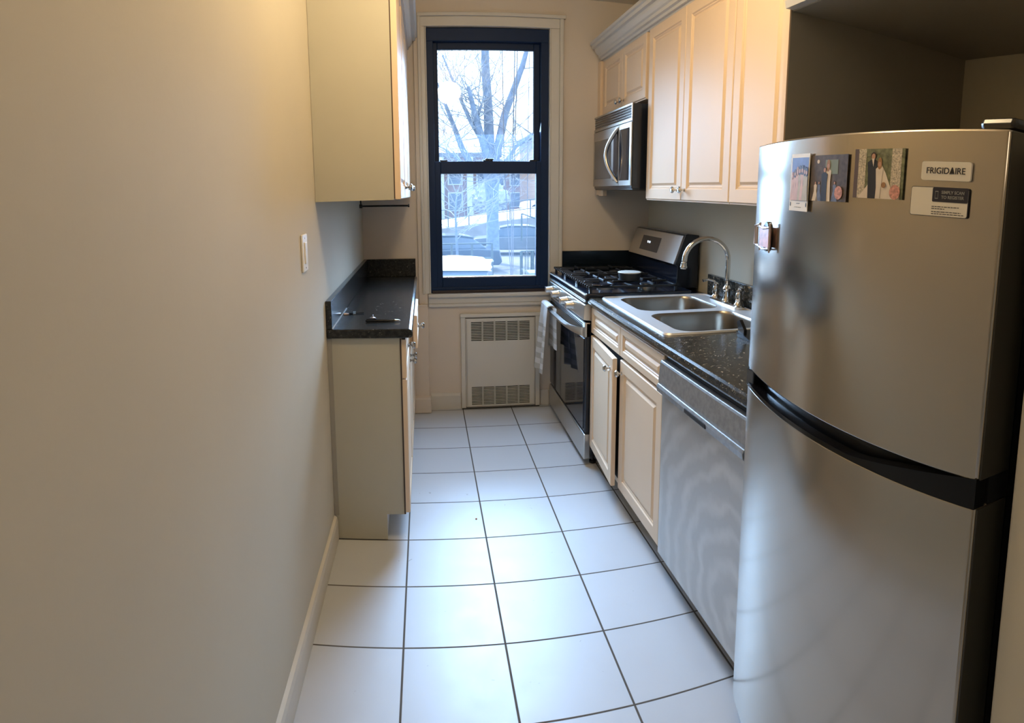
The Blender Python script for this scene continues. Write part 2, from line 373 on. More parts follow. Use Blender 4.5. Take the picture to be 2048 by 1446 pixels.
# ------------------------------------------------------------------ window
win = thing('window_1', 'tall double hung window with a black glare tinted frame in the far wall', 'window', (0.48, YW + 0.05, 0.80), kind='structure')
fy0, fy1 = YW + 0.012, YW + 0.11
bm = bmn()
box(bm, HX0 + 0.003, 0.160, fy0, fy1, 0.842, 2.44, 0.002); box(bm, 0.802, HX1 - 0.003, fy0, fy1, 0.842, 2.44, 0.002)
box(bm, HX0 + 0.003, HX1 - 0.003, fy0, fy1, 2.44, HZ1 - 0.003, 0.004); box(bm, HX0 + 0.003, HX1 - 0.003, fy0, fy1, 0.803, 0.842, 0.004)
obj('window_frame', bm, 'navy', win)
bm = bmn(); box(bm, HX0 + 0.01, HX1 - 0.01, YW - 0.002, fy0 + 0.01, 0.8035, 0.822, 0.003); obj('sill_strip', bm, 'navy2', win)
def sash(nm, x0, x1, z0, z1, gx0, gx1, gz0, gz1, y0, y1):
    bm = sheet = bmn()
    box(bm, x0, gx0, y0, y1, z0, z1, 0.005); box(bm, gx1, x1, y0, y1, z0, z1, 0.005)
    box(bm, gx0 - 0.001, gx1 + 0.001, y0 + 0.001, y1, gz1, z1, 0.004); box(bm, gx0 - 0.001, gx1 + 0.001, y0 + 0.001, y1, z0, gz0, 0.004)
    s = obj(nm, bm, 'navy', win)
    obj('pane', boxm(gx0 - 0.004, gx1 + 0.004, (y0 + y1) / 2 - 0.002, (y0 + y1) / 2 + 0.002, gz0 - 0.004, gz1 + 0.004), 'glass', s)
    return s
sash('upper_sash', 0.158, 0.804, 1.60, 2.445, 0.187, 0.766, 1.66, 2.40, fy0 + 0.052, fy0 + 0.088)
ls = sash('lower_sash', 0.150, 0.812, 0.838, 1.680, 0.195, 0.775, 0.912, 1.600, fy0 + 0.008, fy0 + 0.048)
bm = bmn(); box(bm, 0.45, 0.51, fy0 + 0.012, fy0 + 0.044, 1.680, 1.688, 0.002); lathe(bm, (0.478, fy0 + 0.028, 1.688), [(0.014, 0), (0.014, 0.008), (0.008, 0.012)], 'Z', 14)
tube(bm, [(0.478, fy0 + 0.02, 1.694), (0.515, fy0 + 0.012, 1.692)], 0.005, 8)
obj('sash_lock', bm, 'blackplastic', ls)
for x0, x1 in ((0.19, 0.235), (0.735, 0.78)): obj('tilt_latch', boxm(x0, x1, fy0 + 0.012, fy0 + 0.04, 1.680, 1.690, 0.002), 'blackplastic', ls)
obj('glazing_bead', boxm(0.195, 0.775, fy0 + 0.004, fy0 + 0.014, 0.906, 0.913, 0.001), 'silver', ls)

# ------------------------------------------------------------------ radiator cover
rad = thing('radiator_cover', 'white metal radiator cover with slotted vents under the window', 'radiator cover', (0.545, YW, 0))
bm = bmn(); yf = YW - 0.012
box(bm, 0.298, 0.326, yf - 0.012, YW, 0.0, 0.64, 0.003); box(bm, 0.765, 0.793, yf - 0.012, YW, 0.0, 0.64, 0.003); box(bm, 0.294, 0.797, yf - 0.016, YW, 0.640, 0.664, 0.003)
obj('cover_frame', bm, 'radw', rad)
obj('backing', boxm(0.33, 0.76, YW - 0.004, YW - 0.001, 0.01, 0.63), 'dark', rad)
def vented_panel(x0, x1, z0, z1, bands, y0, y1):
    bm = bmn(); z = z0
    for (vz0, vz1, n) in sorted(bands):
        box(bm, x0, x1, y0, y1, z, vz0)
        cols = 5; a0, a1 = x0 + 0.034, x1 - 0.034; g = 0.010; w = (a1 - a0 - g * (cols - 1)) / cols
        box(bm, x0, a0, y0, y1, vz0, vz1); box(bm, a1, x1, y0, y1, vz0, vz1)
        for c in range(cols - 1): q = a0 + (c + 1) * w + c * g; box(bm, q, q + g, y0, y1, vz0, vz1)
        p = (vz1 - vz0) / n
        for k in range(n): box(bm, a0, a1, y0, y1, vz0 + (k + 0.62) * p, vz0 + (k + 1) * p)
        z = vz1
    box(bm, x0, x1, y0, y1, z, z1)
    return bm
obj('vented_panel', vented_panel(0.328, 0.763, 0.012, 0.630, [(0.025, 0.155, 12), (0.475, 0.610, 12)], yf - 0.006, yf), 'radw', rad)
for q in (0.333, 0.757): obj('seam', boxm(q, q + 0.003, yf - 0.008, yf - 0.005, 0.02, 0.625), 'caulk', rad)
bm = bmn(); box(bm, 0.30, 0.79, YW - 0.03, YW - 0.026, 0.0, 0.006); obj('floor_gap', bm, 'dark', rad)

# ------------------------------------------------------------------ left base run
YL = -1.527
lb = thing('base_cabinet', 'left base cabinet with a plain greenish end panel under black granite', 'cabinet', (-0.14, -0.75, 0))
bm = bmn(); prism(bm, [(XL + 0.002, 0.004), (-0.080, 0.004), (-0.080, 0.118), (-0.006, 0.118), (-0.006, 0.888), (XL + 0.002, 0.888)], 'Y', YL + 0.003, YL + 0.021)
obj('end_panel', bm, 'side', lb)
bm = bmn(); box(bm, XL + 0.002, -0.010, YL + 0.021, 0.0, 0.118, 0.888); obj('carcass', bm, 'cream', lb)
bm = bmn(); box(bm, -0.095, -0.083, YL + 0.012, 0.0, 0.0, 0.118); obj('toe_board', bm, 'trim', lb)
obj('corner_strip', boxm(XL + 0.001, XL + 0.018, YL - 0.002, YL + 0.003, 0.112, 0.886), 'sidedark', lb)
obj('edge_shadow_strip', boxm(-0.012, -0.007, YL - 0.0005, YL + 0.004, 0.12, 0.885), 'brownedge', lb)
gx = -0.008
ys = [(YL + 0.006, -1.045), (-1.04, -0.565), (-0.56, -0.03)]
for i, (a, b_) in enumerate(ys):
    op = 0.036 if i == 1 else 0.0
    dr = obj('drawer', panel_front(a, b_, 0.715, 0.878, gx + op, 1, 0.019, 0.030), 'cream', lb)
    if op: obj('drawer_box', boxm(-0.18, gx + op, a + 0.03, b_ - 0.03, 0.74, 0.85), 'cream', dr)
    ky = [-1.30, -0.90, -0.30][i]
    obj('knob', knob_bm(gx + 0.019 + op, ky, 0.797, 1), 'knob', dr, smooth=True)
    d = obj('door', panel_front(a, b_, 0.125, 0.709, gx, 1, 0.019, 0.05), 'cream', lb)
    obj('knob', knob_bm(gx + 0.019, [-1.085, -0.99, -0.52][i], 0.665, 1), 'knob', d, smooth=True)

bm = bmn(); poly = [(XL + 0.001, 0.889), (0.030, 0.889), (0.036, 0.897), (0.037, 0.912), (0.033, 0.922), (0.024, 0.927), (XL + 0.001, 0.927)]
prism(bm, poly, 'Y', YL - 0.012, YW - 0.001)
ct = tag(obj('countertop', bm, 'granL', bevel=0.005), 'narrow black granite worktop along the left wall', 'countertop')
bm = bmn(); box(bm, XL + 0.001, XL + 0.023, YL - 0.008, YW - 0.001, 0.9275, 1.045, 0.002)
bs = tag(obj('backsplash', bm, 'granL'), 'long low black granite upstand against the left wall', 'backsplash')
obj('caulk_line', boxm(XL + 0.0225, XL + 0.0265, YL - 0.004, -1.08, 0.9272, 0.930), 'caulk', bs)
bm = bmn(); box(bm, XL + 0.024, 0.029, YW - 0.022, YW - 0.001, 0.9275, 1.045, 0.002)
tag(obj('backsplash', bm, 'granL'), 'short black granite upstand on the far wall left of the window', 'backsplash')

# things on the left worktop
pen = thing('pen', 'black ballpoint pen lying on the left granite worktop', 'pen', (-0.085, -1.40, 0.9335))
z = 0.9335
bm = tube(bmn(), [(-0.150, -1.402, z), (-0.145, -1.402, z), (-0.06, -1.400, z), (-0.035, -1.398, z)], [0.003, 0.006, 0.006, 0.0055], 12); obj('barrel', bm, 'blackplastic', pen, smooth=True)
bm = tube(bmn(), [(-0.035, -1.398, z), (-0.022, -1.397, z), (-0.014, -1.397, z)], [0.005, 0.003, 0.001], 10); obj('tip', bm, 'chrome', pen, smooth=True)
bm = boxm(-0.146, -0.105, -1.404, -1.400, z + 0.006, z + 0.008); obj('clip', bm, 'blackplastic', pen)
rg = thing('metal_cap', 'small silver cap lying just behind the pen', 'cap', (-0.128, -1.318, 0.9275))
bm = lathe(bmn(), (-0.128, -1.318, 0.928), [(0.012, 0), (0.013, 0.002), (0.009, 0.003), (0.004, 0.006)], 'Z', 18); obj('disc', bm, 'silver', rg, smooth=True)
bm = lathe(bmn(), (-0.128, -1.318, 0.934), [(0.003, 0), (0.003, 0.006), (0.001, 0.008)], 'Z', 10); obj('stem', bm, 'silver', rg, smooth=True)
ks = thing('key_ring', 'small silver and black key pair by the left upstand', 'keys', (-0.235, -1.22, 0.9275))
bm = bmn(); tube(bm, [(-0.258 + 0, -1.235, 0.930), (-0.245, -1.23, 0.930), (-0.236, -1.226, 0.930)], [0.006, 0.005, 0.002], 8); obj('key_head', bm, 'silver', ks, smooth=True)
bm = bmn(); obox(bm, (-0.205, -1.215, 0.931), (0.062, 0.007, 0.003), 0.35); obox(bm, (-0.225, -1.222, 0.931), (0.02, 0.012, 0.005), -0.2, 0.001); obj('key_blade', bm, 'blackplastic', ks)
bm = bmn(); obox(bm, (-0.215, -1.205, 0.9305), (0.012, 0.06, 0.002), 0.1); obj('key_tag', bm, 'steel', ks)

# light switch
sw = thing('light_switch', 'cream rocker light switch plate on the left wall', 'light switch', (XL, -1.915, 1.28))
obj('plate', boxm(XL, XL + 0.007, -1.955, -1.875, 1.218, 1.345, 0.003), 'white', sw)
rk = obj('rocker', boxm(XL + 0.006, XL + 0.011, -1.932, -1.898, 1.245, 1.318, 0.002), 'white', sw)
obj('screw', lathe(bmn(), (XL + 0.007, -1.915, 1.332), [(0.003, 0), (0.003, 0.001)], 'X', 10), 'silver', sw)
obj('screw', lathe(bmn(), (XL + 0.007, -1.915, 1.231), [(0.003, 0), (0.003, 0.001)], 'X', 10), 'silver', sw)

# ------------------------------------------------------------------ left wall cabinet
YU = -1.65
lu = thing('wall_cabinet', 'left wall cabinet seen end on, beside the window', 'cabinet', (-0.14, -0.8, 1.45))
obj('end_panel', boxm(XL + 0.001, -0.012, YU, YU + 0.018, 1.450, 2.42), 'side', lu)
obj('carcass', boxm(XL + 0.001, -0.013, YU + 0.018, YW - 0.002, 1.452, 2.42), 'cream', lu)
obj('dark_gap', boxm(-0.0125, -0.008, YU + 0.001, YW - 0.01, 1.455, 2.40), 'brownedge', lu)
e = [YU, -1.10, -0.56, -0.02]
for i in range(3):
    a, b_ = e[i] + 0.002, e[i + 1] - 0.002
    d = obj('door', panel_front(a, b_, 1.452, 2.345, -0.008, 1, 0.020, 0.05), 'cream', lu)
    obj('knob', knob_bm(0.012, [e[1] - 0.04, e[1] + 0.04, e[2] + 0.04][i], 1.502, 1), 'knob', d, smooth=True)
def crown(bm, x0, sgn, y0, y1, z0):
    pr = [(0, 0), (0.016, 0), (0.017, 0.014), (0.030, 0.017), (0.031, 0.033), (0.040, 0.038), (0.050, 0.052), (0.054, 0.068), (0.070, 0.070), (0.072, 0.088), (0.082, 0.092), (0.082, 0.108), (0, 0.108)]
    prism(bm, [(x0 + sgn * u, z0 + v) for u, v in pr], 'Y', y0, y1); return bm
obj('crown_moulding', crown(bmn(), -0.012, 1, YU, 0.0, 2.36), 'trim', lu)
# paper towel rod below it
th = thing('paper_towel_holder', 'thin dark paper towel rod hanging under the left wall cabinet', 'towel rod', (-0.13, -0.28, 1.45))
bm = tube(bmn(), [(-0.262, -0.28, 1.405), (0.004, -0.28, 1.402)], 0.006, 10); lathe(bm, (0.004, -0.28, 1.402), [(0.010, -0.004), (0.010, 0.004)], 'X', 12); obj('rod', bm, 'blackplastic', th, smooth=True)
bm = boxm(-0.266, -0.258, -0.288, -0.272, 1.396, 1.4515, 0.001); lathe(bm, (-0.262, -0.28, 1.405), [(0.012, -0.008), (0.012, 0.008)], 'X', 12); obj('bracket', bm, 'blackplastic', th)

# ------------------------------------------------------------------ right base run
XF = 0.872      # front face of the doors
rb = thing('sink_base_cabinet', 'cream sink base cabinet with two doors between range and dishwasher', 'cabinet', (1.18, -1.42, 0))
Y0, Y1, Y2 = -0.940, -1.408, -1.905
bm = bmn(); box(bm, XF + 0.020, 0.91, Y2, Y0, 0.105, 0.888); box(bm, 0.91, XR - 0.005, Y0 - 0.018, Y0, 0.105, 0.888); box(bm, 0.91, XR - 0.005, Y2, Y2 + 0.018, 0.105, 0.888); box(bm, 0.91, XR - 0.005, Y2, Y0, 0.105, 0.125)
obj('carcass', bm, 'cream', rb)
obj('dark_opening', boxm(XF + 0.0185, XF + 0.0205, Y2 + 0.02, Y0 - 0.02, 0.13, 0.735), 'dark', rb)
obj('toe_board', boxm(0.955, 0.968, Y2, Y0, 0.0, 0.105), 'toe', rb)
for a, b_ in ((Y1 + 0.002, Y0), (Y2, Y1 - 0.002)):
    obj('drawer_front', panel_front(a, b_, 0.742, 0.878, XF + 0.019, -1, 0.019, 0.030), 'cream', rb)
dl = obj('door', panel_front(Y1 + 0.012, Y0, 0.118, 0.728, XF + 0.018, -1, 0.019, 0.052), 'cream', rb, origin=(XF + 0.018, Y0, 0.4))
obj('knob', knob_bm(XF, Y1 + 0.055, 0.672, -1), 'chrome', dl, smooth=True)
dl.rotation_euler.z = math.radians(-3.2)
dr = obj('door', panel_front(Y2 + 0.004, Y1 - 0.008, 0.118, 0.728, XF + 0.018, -1, 0.019, 0.052), 'cream', rb)
obj('knob', knob_bm(XF, Y1 - 0.036, 0.672, -1), 'chrome', dr, smooth=True)

# sink cut-out dimensions
SX0, SX1, SY0, SY1 = 0.912, 1.462, -1.805, -0.948
YE = -2.533
hole = rrect(SX0 + 0.02, SX1 - 0.02, SY0 + 0.02, SY1 - 0.02, 0.04)
bm = sheet_with_holes([(0.868, YE), (XR - 0.001, YE), (XR - 0.001, -0.936), (0.868, -0.936)], [hole], 0.889, 0.927)
prism(bm, [(0.869, 0.889), (0.860, 0.892), (0.856, 0.900), (0.855, 0.912), (0.859, 0.922), (0.869, 0.927)], 'Y', YE, -0.936)
tag(obj('countertop', bm, 'granR'), 'wide speckled black granite worktop holding the sink', 'countertop')
tag(obj('backsplash', boxm(XR - 0.022, XR - 0.001, YE, -0.936, 0.9275, 1.040, 0.002), 'granR'), 'low speckled granite upstand behind the faucet', 'backsplash')
tag(obj('backsplash', boxm(0.934, XR - 0.001, YW - 0.020, YW - 0.001, 0.80, 1.080, 0.002), mat('glossy black stone', (0.006, 0.011, 0.018), 0.12)), 'plain black stone upstand on the window wall behind the range', 'backsplash')

# sink
sk = thing('kitchen_sink', 'stainless double bowl drop in sink', 'sink', (1.19, -1.38, 0.93))
bowlA = (0.985, 1.365, -1.345, -0.985); bowlB = (0.985, 1.365, -1.775, -1.405)
hA = rrect(*bowlA, 0.07, 8); hB = rrect(*bowlB, 0.07, 8)
bm = sheet_with_holes(rrect(SX0 + 0.006, SX1 - 0.006, SY0 + 0.006, SY1 - 0.006, 0.03, 6), [hA, hB], 0.9275, 0.9305)
def rail(bm, x0, x1, y0, y1, r, z, h):
    # raised rounded bead around the rim
    P1 = rrect(x0, x1, y0, y1, r, 6); P2 = rrect(x0 + 0.004, x1 - 0.004, y0 + 0.004, y1 - 0.004, r, 6); P3 = rrect(x0 + 0.012, x1 - 0.012, y0 + 0.012, y1 - 0.012, r, 6)
    loft(bm, [[(p[0], p[1], z) for p in P1], [(p[0], p[1], z + h) for p in P2], [(p[0], p[1], z + h * 0.9) for p in P3], [(p[0], p[1], z + 0.001) for p in P3]], False, False)
rail(bm, SX0, SX1, SY0, SY1, 0.035, 0.9275, 0.0075)
obj('rim', bm, 'rimsteel', sk, smooth=True)
for (bx0, bx1, by0, by1) in (bowlA, bowlB):
    L = []
    for ins, zz, r in ((0, 0.9305, 0.07), (0.003, 0.926, 0.07), (0.005, 0.915, 0.07), (0.012, 0.78, 0.068), (0.030, 0.760, 0.06), (0.055, 0.755, 0.05)):
        L.append([(p[0], p[1], zz) for p in rrect(bx0 + ins, bx1 - ins, by0 + ins, by1 - ins, r, 8)])
    bw = obj('bowl', loft(bmn(), L, False, True), 'bowlsteel', sk, smooth=True)
    cx, cy = (bx0 + bx1) / 2, (by0 + by1) / 2
    obj('drain', lathe(bmn(), (cx, cy, 0.7555), [(0.045, 0), (0.045, 0.002), (0.036, 0.003), (0.030, 0.0005), (0.002, 0.0005)], 'Z', 24), 'chrome', bw, smooth=True)

# faucet
FX, FY, FZ = 1.424, -1.265, 0.931
fa = thing('kitchen_faucet', 'polished nickel gooseneck faucet with two lever handles', 'faucet', (FX, FY, FZ))
bm = bmn(); L = [[(p[0], p[1], zz) for p in rrect(FX - w, FX + w, FY - 0.150 + i2, FY + 0.150 - i2, w * 0.95, 8)] for w, zz, i2 in ((0.0245, FZ, 0), (0.0245, FZ + 0.010, 0), (0.018, FZ + 0.017, 0.006))]
obj('base_plate', loft(bm, L, True, True), 'chrome', fa, smooth=True)
bm = lathe(bmn(), (FX, FY, FZ + 0.014), [(0.024, 0), (0.022, 0.010), (0.017, 0.018), (0.016, 0.055), (0.020, 0.060), (0.021, 0.068), (0.014, 0.078), (0.012, 0.082)], 'Z', 24)
obj('spout_body', bm, 'chrome', fa, smooth=True)
R_ = 0.1085; zc = 1.155
pts = [(FX, FY, FZ + 0.09)] + [(FX, FY, z) for z in (1.06, 1.11)] + [(FX - R_ + R_ * math.cos(a), FY, zc + R_ * math.sin(a)) for a in [PI * k / 16 for k in range(0, 17)]] + [(FX - 2 * R_ - 0.003, FY, zc - 0.012)]
rr = [0.0115] * len(pts)
obj('spout', tube(bmn(), pts, rr, 16), 'chrome', fa, smooth='all')
bm = lathe(bmn(), (FX - 2 * R_ - 0.003, FY, zc - 0.040), [(0.013, 0), (0.0155, 0.004), (0.0155, 0.012), (0.0135, 0.016), (0.0135, 0.030)], 'Z', 20); obj('aerator', bm, 'chrome', fa, smooth=True)
for s in (1, -1):
    hy = FY + s * 0.118
    bm = lathe(bmn(), (FX, hy, FZ + 0.014), [(0.022, 0), (0.021, 0.008), (0.013, 0.020), (0.016, 0.034), (0.018, 0.044), (0.012, 0.062), (0.014, 0.066), (0.014, 0.074), (0.006, 0.082)], 'Z', 20)
    h = obj('handle', bm, 'chrome', fa, smooth=True)
    zz = FZ + 0.082
    obj('lever', tube(bmn(), [(FX, hy, zz), (FX - (0.006 if s > 0 else 0.0), hy + s * 0.006, zz + 0.018), (FX - (0.030 if s > 0 else 0.008), hy + s * 0.022, zz + 0.026), (FX - (0.058 if s > 0 else 0.012), hy + s * (0.022 if s > 0 else 0.055), zz + 0.020)], [0.006, 0.006, 0.0055, 0.008], 10), 'chrome', h, smooth=True)

# black plastic bracket on the worktop
bk = thing('sink_caddy', 'angular black plastic dish caddy beside the fridge on the worktop', 'caddy', (1.20, -1.93, 0.9275))
bm = bmn(); prism(bm, [(-1.985, 0.928), (-1.895, 0.928), (-1.88, 0.95), (-1.985, 0.935)], 'X', 1.155, 1.25); obj('tray', bm, 'blackplastic', bk)
bm = bmn(); prism(bm, [(-1.93, 0.938), (-1.89, 0.945), (-1.875, 0.985), (-1.895, 0.995), (-1.93, 0.962)], 'X', 1.16, 1.172); obj('clip', bm, 'blackplastic', bk)
bm = bmn(); prism(bm, [(-1.93, 0.938), (-1.89, 0.945), (-1.875, 0.985), (-1.895, 0.995), (-1.93, 0.962)], 'X', 1.235, 1.247); obj('clip', bm, 'blackplastic', bk)

# ------------------------------------------------------------------ dishwasher
dw = thing('dishwasher', 'stainless dishwasher with smeared front left of the fridge', 'dishwasher', (1.18, -2.2, 0))
D0, D1 = -2.530, -1.912
obj('tub', boxm(0.90, XR - 0.02, D0 + 0.005, D1 - 0.005, 0.10, 0.880), 'blackplastic', dw)
obj('front_panel', boxm(0.866, 0.895, D0, D1, 0.105, 0.750, 0.004), 'dw', dw)
bm = bmn(); prof = [(0.880, 0.752), (0.862, 0.752), (0.853, 0.765), (0.851, 0.790), (0.856, 0.858), (0.860, 0.866), (0.880, 0.866)]
prism(bm, prof, 'Y', D0, D1); cp = obj('control_panel', bm, 'dwc', dw, bevel=0.002)
bm = bmn(); prism(bm, [(0.860, 0.738), (0.847, 0.750), (0.8445, 0.768), (0.850, 0.779), (0.868, 0.779), (0.868, 0.738)], 'Y', D0, D1); obj('grip_rail', bm, 'dwc', cp, bevel=0.002)
obj('pocket_handle', boxm(0.8430, 0.850, -2.31, -2.155, 0.754, 0.770, 0.003), 'dark', cp)
for k in range(6): obj('button', boxm(0.8530, 0.8565, -2.31 - k * 0.026, -2.325 - k * 0.026, 0.806, 0.816, 0.001), 'steel', cp)
obj('top_gasket', boxm(0.880, 0.90, D0, D1, 0.866, 0.886), 'dark', dw)
obj('kick_plate', boxm(0.940, 0.955, D0, D1, 0.0, 0.10), 'toe', dw)

# ------------------------------------------------------------------ gas range
SX, SYa, SYb = 0.862, -0.928, -0.035
st = thing('gas_range', 'stainless and black gas range with four knobs beside the window', 'range', (1.17, -0.48, 0))
bm = bmn(); box(bm, SX + 0.018, XR - 0.015, SYa, SYb, 0.045, 0.925, 0.004); obj('body', bm, 'black', st)
obj('cooktop', boxm(SX - 0.018, 1.40, SYa, SYb, 0.905, 0.948, 0.008), 'black', st)
bm = bmn(); box(bm, SX - 0.022, SX - 0.012, SYa + 0.001, SYb - 0.001, 0.936, 0.942, 0.001); box(bm, SX - 0.022, SX - 0.012, SYa + 0.001, SYb - 0.001, 0.900, 0.905, 0.001); obj('trim_strip', bm, 'steel', st)
bm = bmn(); prism(bm, [(SX + 0.02, 0.800), (SX - 0.028, 0.808), (SX - 0.022, 0.888), (SX + 0.02, 0.898)], 'Y', SYa, SYb); cpn = obj('control_panel', bm, 'steel', st, bevel=0.003)
for ky in (-0.155, -0.335, -0.560, -0.700):
    k = obj('knob', lathe(bmn(), (SX - 0.025, ky, 0.848), [(0.024, 0), (0.024, -0.006), (0.021, -0.010), (0.019, -0.036), (0.017, -0.040)], 'X', 20), 'steel', cpn, smooth=True)
    obj('grip', boxm(SX - 0.069, SX - 0.05, ky - 0.006, ky + 0.006, 0.829, 0.867, 0.002), 'silver', k)
dr = obj('oven_door', boxm(SX - 0.014, SX + 0.018, SYa + 0.002, SYb - 0.002, 0.186, 0.792, 0.006), 'black', st)
bm = bmn(); box(bm, SX - 0.0175, SX - 0.0135, SYa + 0.025, SYb - 0.025, 0.20, 0.70, 0.001); obj('window', bm, 'ovenglass', dr)
bm = bmn(); box(bm, SX - 0.018, SX + 0.012, SYa + 0.002, SYb - 0.002, 0.712, 0.792, 0.004); obj('top_rail', bm, 'steel', dr)
for k in range(3): obj('vent_slot', boxm(SX - 0.0192, SX - 0.017, SYa + 0.05, SYb - 0.05, 0.776 - k * 0.009, 0.780 - k * 0.009), 'dark', dr)
# bowed handle
n = 18; bm = bmn(); L = []
for i in range(n + 1):
    t = i / n; y = SYb - 0.03 - t * (SYb - SYa - 0.06); bow = 0.046 * (1 - (2 * t - 1) ** 4) ** 0.8 if 0 < i < n else 0.0
    x = SX - 0.020 - bow; h = 0.017 + 0.016 * abs(2 * t - 1) ** 5
    L.append([(x - 0.009, y, 0.738 - h * 0.6), (x - 0.012, y, 0.738 + h * 0.2), (x - 0.006, y, 0.738 + h * 0.8), (x + 0.006, y, 0.738 + h * 0.7), (x + 0.006, y, 0.738 - h * 0.9)])
obj('handle', loft(bm, L, True, True), 'steel', dr, smooth=True)
dw_ = obj('storage_drawer', boxm(SX - 0.018, SX + 0.018, SYa, SYb, 0.034, 0.176, 0.006), 'steel', st)
obj('drawer_gap', boxm(SX - 0.006, SX + 0.018, SYa + 0.004, SYb - 0.004, 0.176, 0.188), 'dark', st)
for fx_, fy_ in ((0.90, -0.895), (0.90, -0.07), (1.42, -0.895), (1.42, -0.07)): obj('foot', lathe(bmn(), (fx_, fy_, 0), [(0.018, 0), (0.018, 0.012), (0.008, 0.016), (0.008, 0.046)], 'Z', 12), 'blackplastic', st, smooth=True)
# back guard leaning back
bm = bmn(); prism(bm, [(1.36, 0.94), (1.365, 1.065), (1.352, 1.075), (1.405, 1.245), (1.425, 1.250), (1.485, 1.245), (1.485, 0.94)], 'Y', -0.80, SYb + 0.02); bgd = obj('back_guard', bm, 'black', st, bevel=0.004)
def slope(z, off=0.0): return 1.352 + (z - 1.075) * (1.405 - 1.352) / 0.17 - off
bm = bmn(); prism(bm, [(slope(1.078, 0.004), 1.078), (slope(1.240, 0.004), 1.240), (1.43, 1.254), (1.43, 1.246), (slope(1.238, -0.004), 1.236), (slope(1.078, -0.002), 1.078)], 'Y', -0.782, SYb + 0.01); pnl = obj('control_fascia', bm, 'steel', bgd, bevel=0.002)
bm = bmn(); prism(bm, [(slope(1.115, 0.0055), 1.115), (slope(1.205, 0.0055), 1.205), (slope(1.205, 0.001), 1.205), (slope(1.115, 0.001), 1.115)], 'Y', -0.50, -0.20); obj('display', bm, 'display', pnl)
bm = bmn()
for q in (0, 1, 3, 4): box(bm, slope(1.168, 0.0075), slope(1.168, 0.005), -0.352 + q * 0.010, -0.346 + q * 0.010, 1.160, 1.176)
obj('clock_digits', bm, 'led', pnl)
# grates and burners
gy = [(-0.905, -0.625), (-0.620, -0.345), (-0.340, -0.060)]
for a, b_ in gy:
    bm = bmn(); zt = 0.982; r = 0.0065; x0, x1 = SX + 0.005, 1.33
    for y in (a + 0.01, b_ - 0.01): box(bm, x0, x1, y - r, y + r, zt - 0.012, zt, 0.003)
    for x in (x0 + 0.01, (x0 + x1) / 2, x1 - 0.01): box(bm, x - r, x + r, a + 0.01, b_ - 0.01, zt - 0.012, zt, 0.003)
    mid = (a + b_) / 2
    for cx in (x0 + 0.125, x1 - 0.125):
        for ang in (0, PI / 2, PI, 1.5 * PI):
            d = Vector((math.cos(ang), math.sin(ang), 0)); ln = 0.115 if abs(d.x) > 0.5 else (b_ - a) / 2 - 0.012
            p0 = Vector((cx, mid, zt + 0.002)) + d * 0.035; p1 = Vector((cx, mid, zt + 0.002)) + d * ln
            obox(bm, (p0 + p1) / 2, ((p1 - p0).length, 0.010, 0.014), ang, 0.003)
    for k in range(7): y = a + 0.02 + k * (b_ - a - 0.04) / 6; obox(bm, (x0 + 0.02, y, zt - 0.002), (0.055, 0.009, 0.014), 0, 0.003)
    for x in (x0 + 0.01, x1 - 0.01):
        for y in (a + 0.01, b_ - 0.01): box(bm, x - r, x + r, y - r, y + r, 0.947, zt)
    obj('grate', bm, 'blackmatte', st)
for x, y in ((0.99, -0.765), (1.21, -0.765), (0.99, -0.20), (1.21, -0.20), (1.10, -0.482)):
    b = obj('burner', lathe(bmn(), (x, y, 0.947), [(0.045, 0), (0.045, 0.008), (0.030, 0.012), (0.030, 0.018)], 'Z', 24), 'steel', st, smooth=True)
    obj('burner_cap', lathe(bmn(), (x, y, 0.964), [(0.034, 0), (0.036, 0.003), (0.034, 0.008), (0.02, 0.010)], 'Z', 24), 'blackmatte', b, smooth=True)

# small pot on the grate
pt = thing('small_pot', 'small round black pot with pale lid on the range grate', 'pot', (1.105, -0.80, 0.994))
bm = lathe(bmn(), (1.105, -0.80, 0.9935), [(0.046, 0), (0.052, 0.004), (0.056, 0.03), (0.057, 0.044)], 'Z', 28); obj('pot_body', bm, 'blackmatte', pt, smooth=True)
bm = lathe(bmn(), (1.105, -0.80, 1.0375), [(0.059, 0), (0.060, 0.003), (0.057, 0.006), (0.010, 0.0065)], 'Z', 28); obj('lid', bm, mat('pale grey lid', (0.50, 0.50, 0.46), 0.5, var=0.15, vscale=60), pt, smooth=True)
# spoon rest
sr = thing('spoon_rest', 'black oval spoon rest with bright rim at the range corner', 'spoon rest', (0.935, -0.875, 0.948))
bm = bmn(); E_ = lambda rx, ry, z: [(0.934 + rx * math.cos(2 * PI * k / 28), -0.902 + ry * math.sin(2 * PI * k / 28) * 1.0, z) for k in range(28)]
for o in (0,):
    loft(bm, [E_(0.040, 0.020, 0.985), E_(0.050, 0.028, 0.989), E_(0.049, 0.027, 0.991), E_(0.038, 0.018, 0.988)], True, True)
obj('dish', bm, 'black', sr, smooth=True)
bm = bmn(); loft(bm, [E_(0.049, 0.027, 0.9905), E_(0.052, 0.030, 0.9915), E_(0.049, 0.027, 0.9925)], False, False); obj('rim', bm, 'chrome', sr, smooth=True)

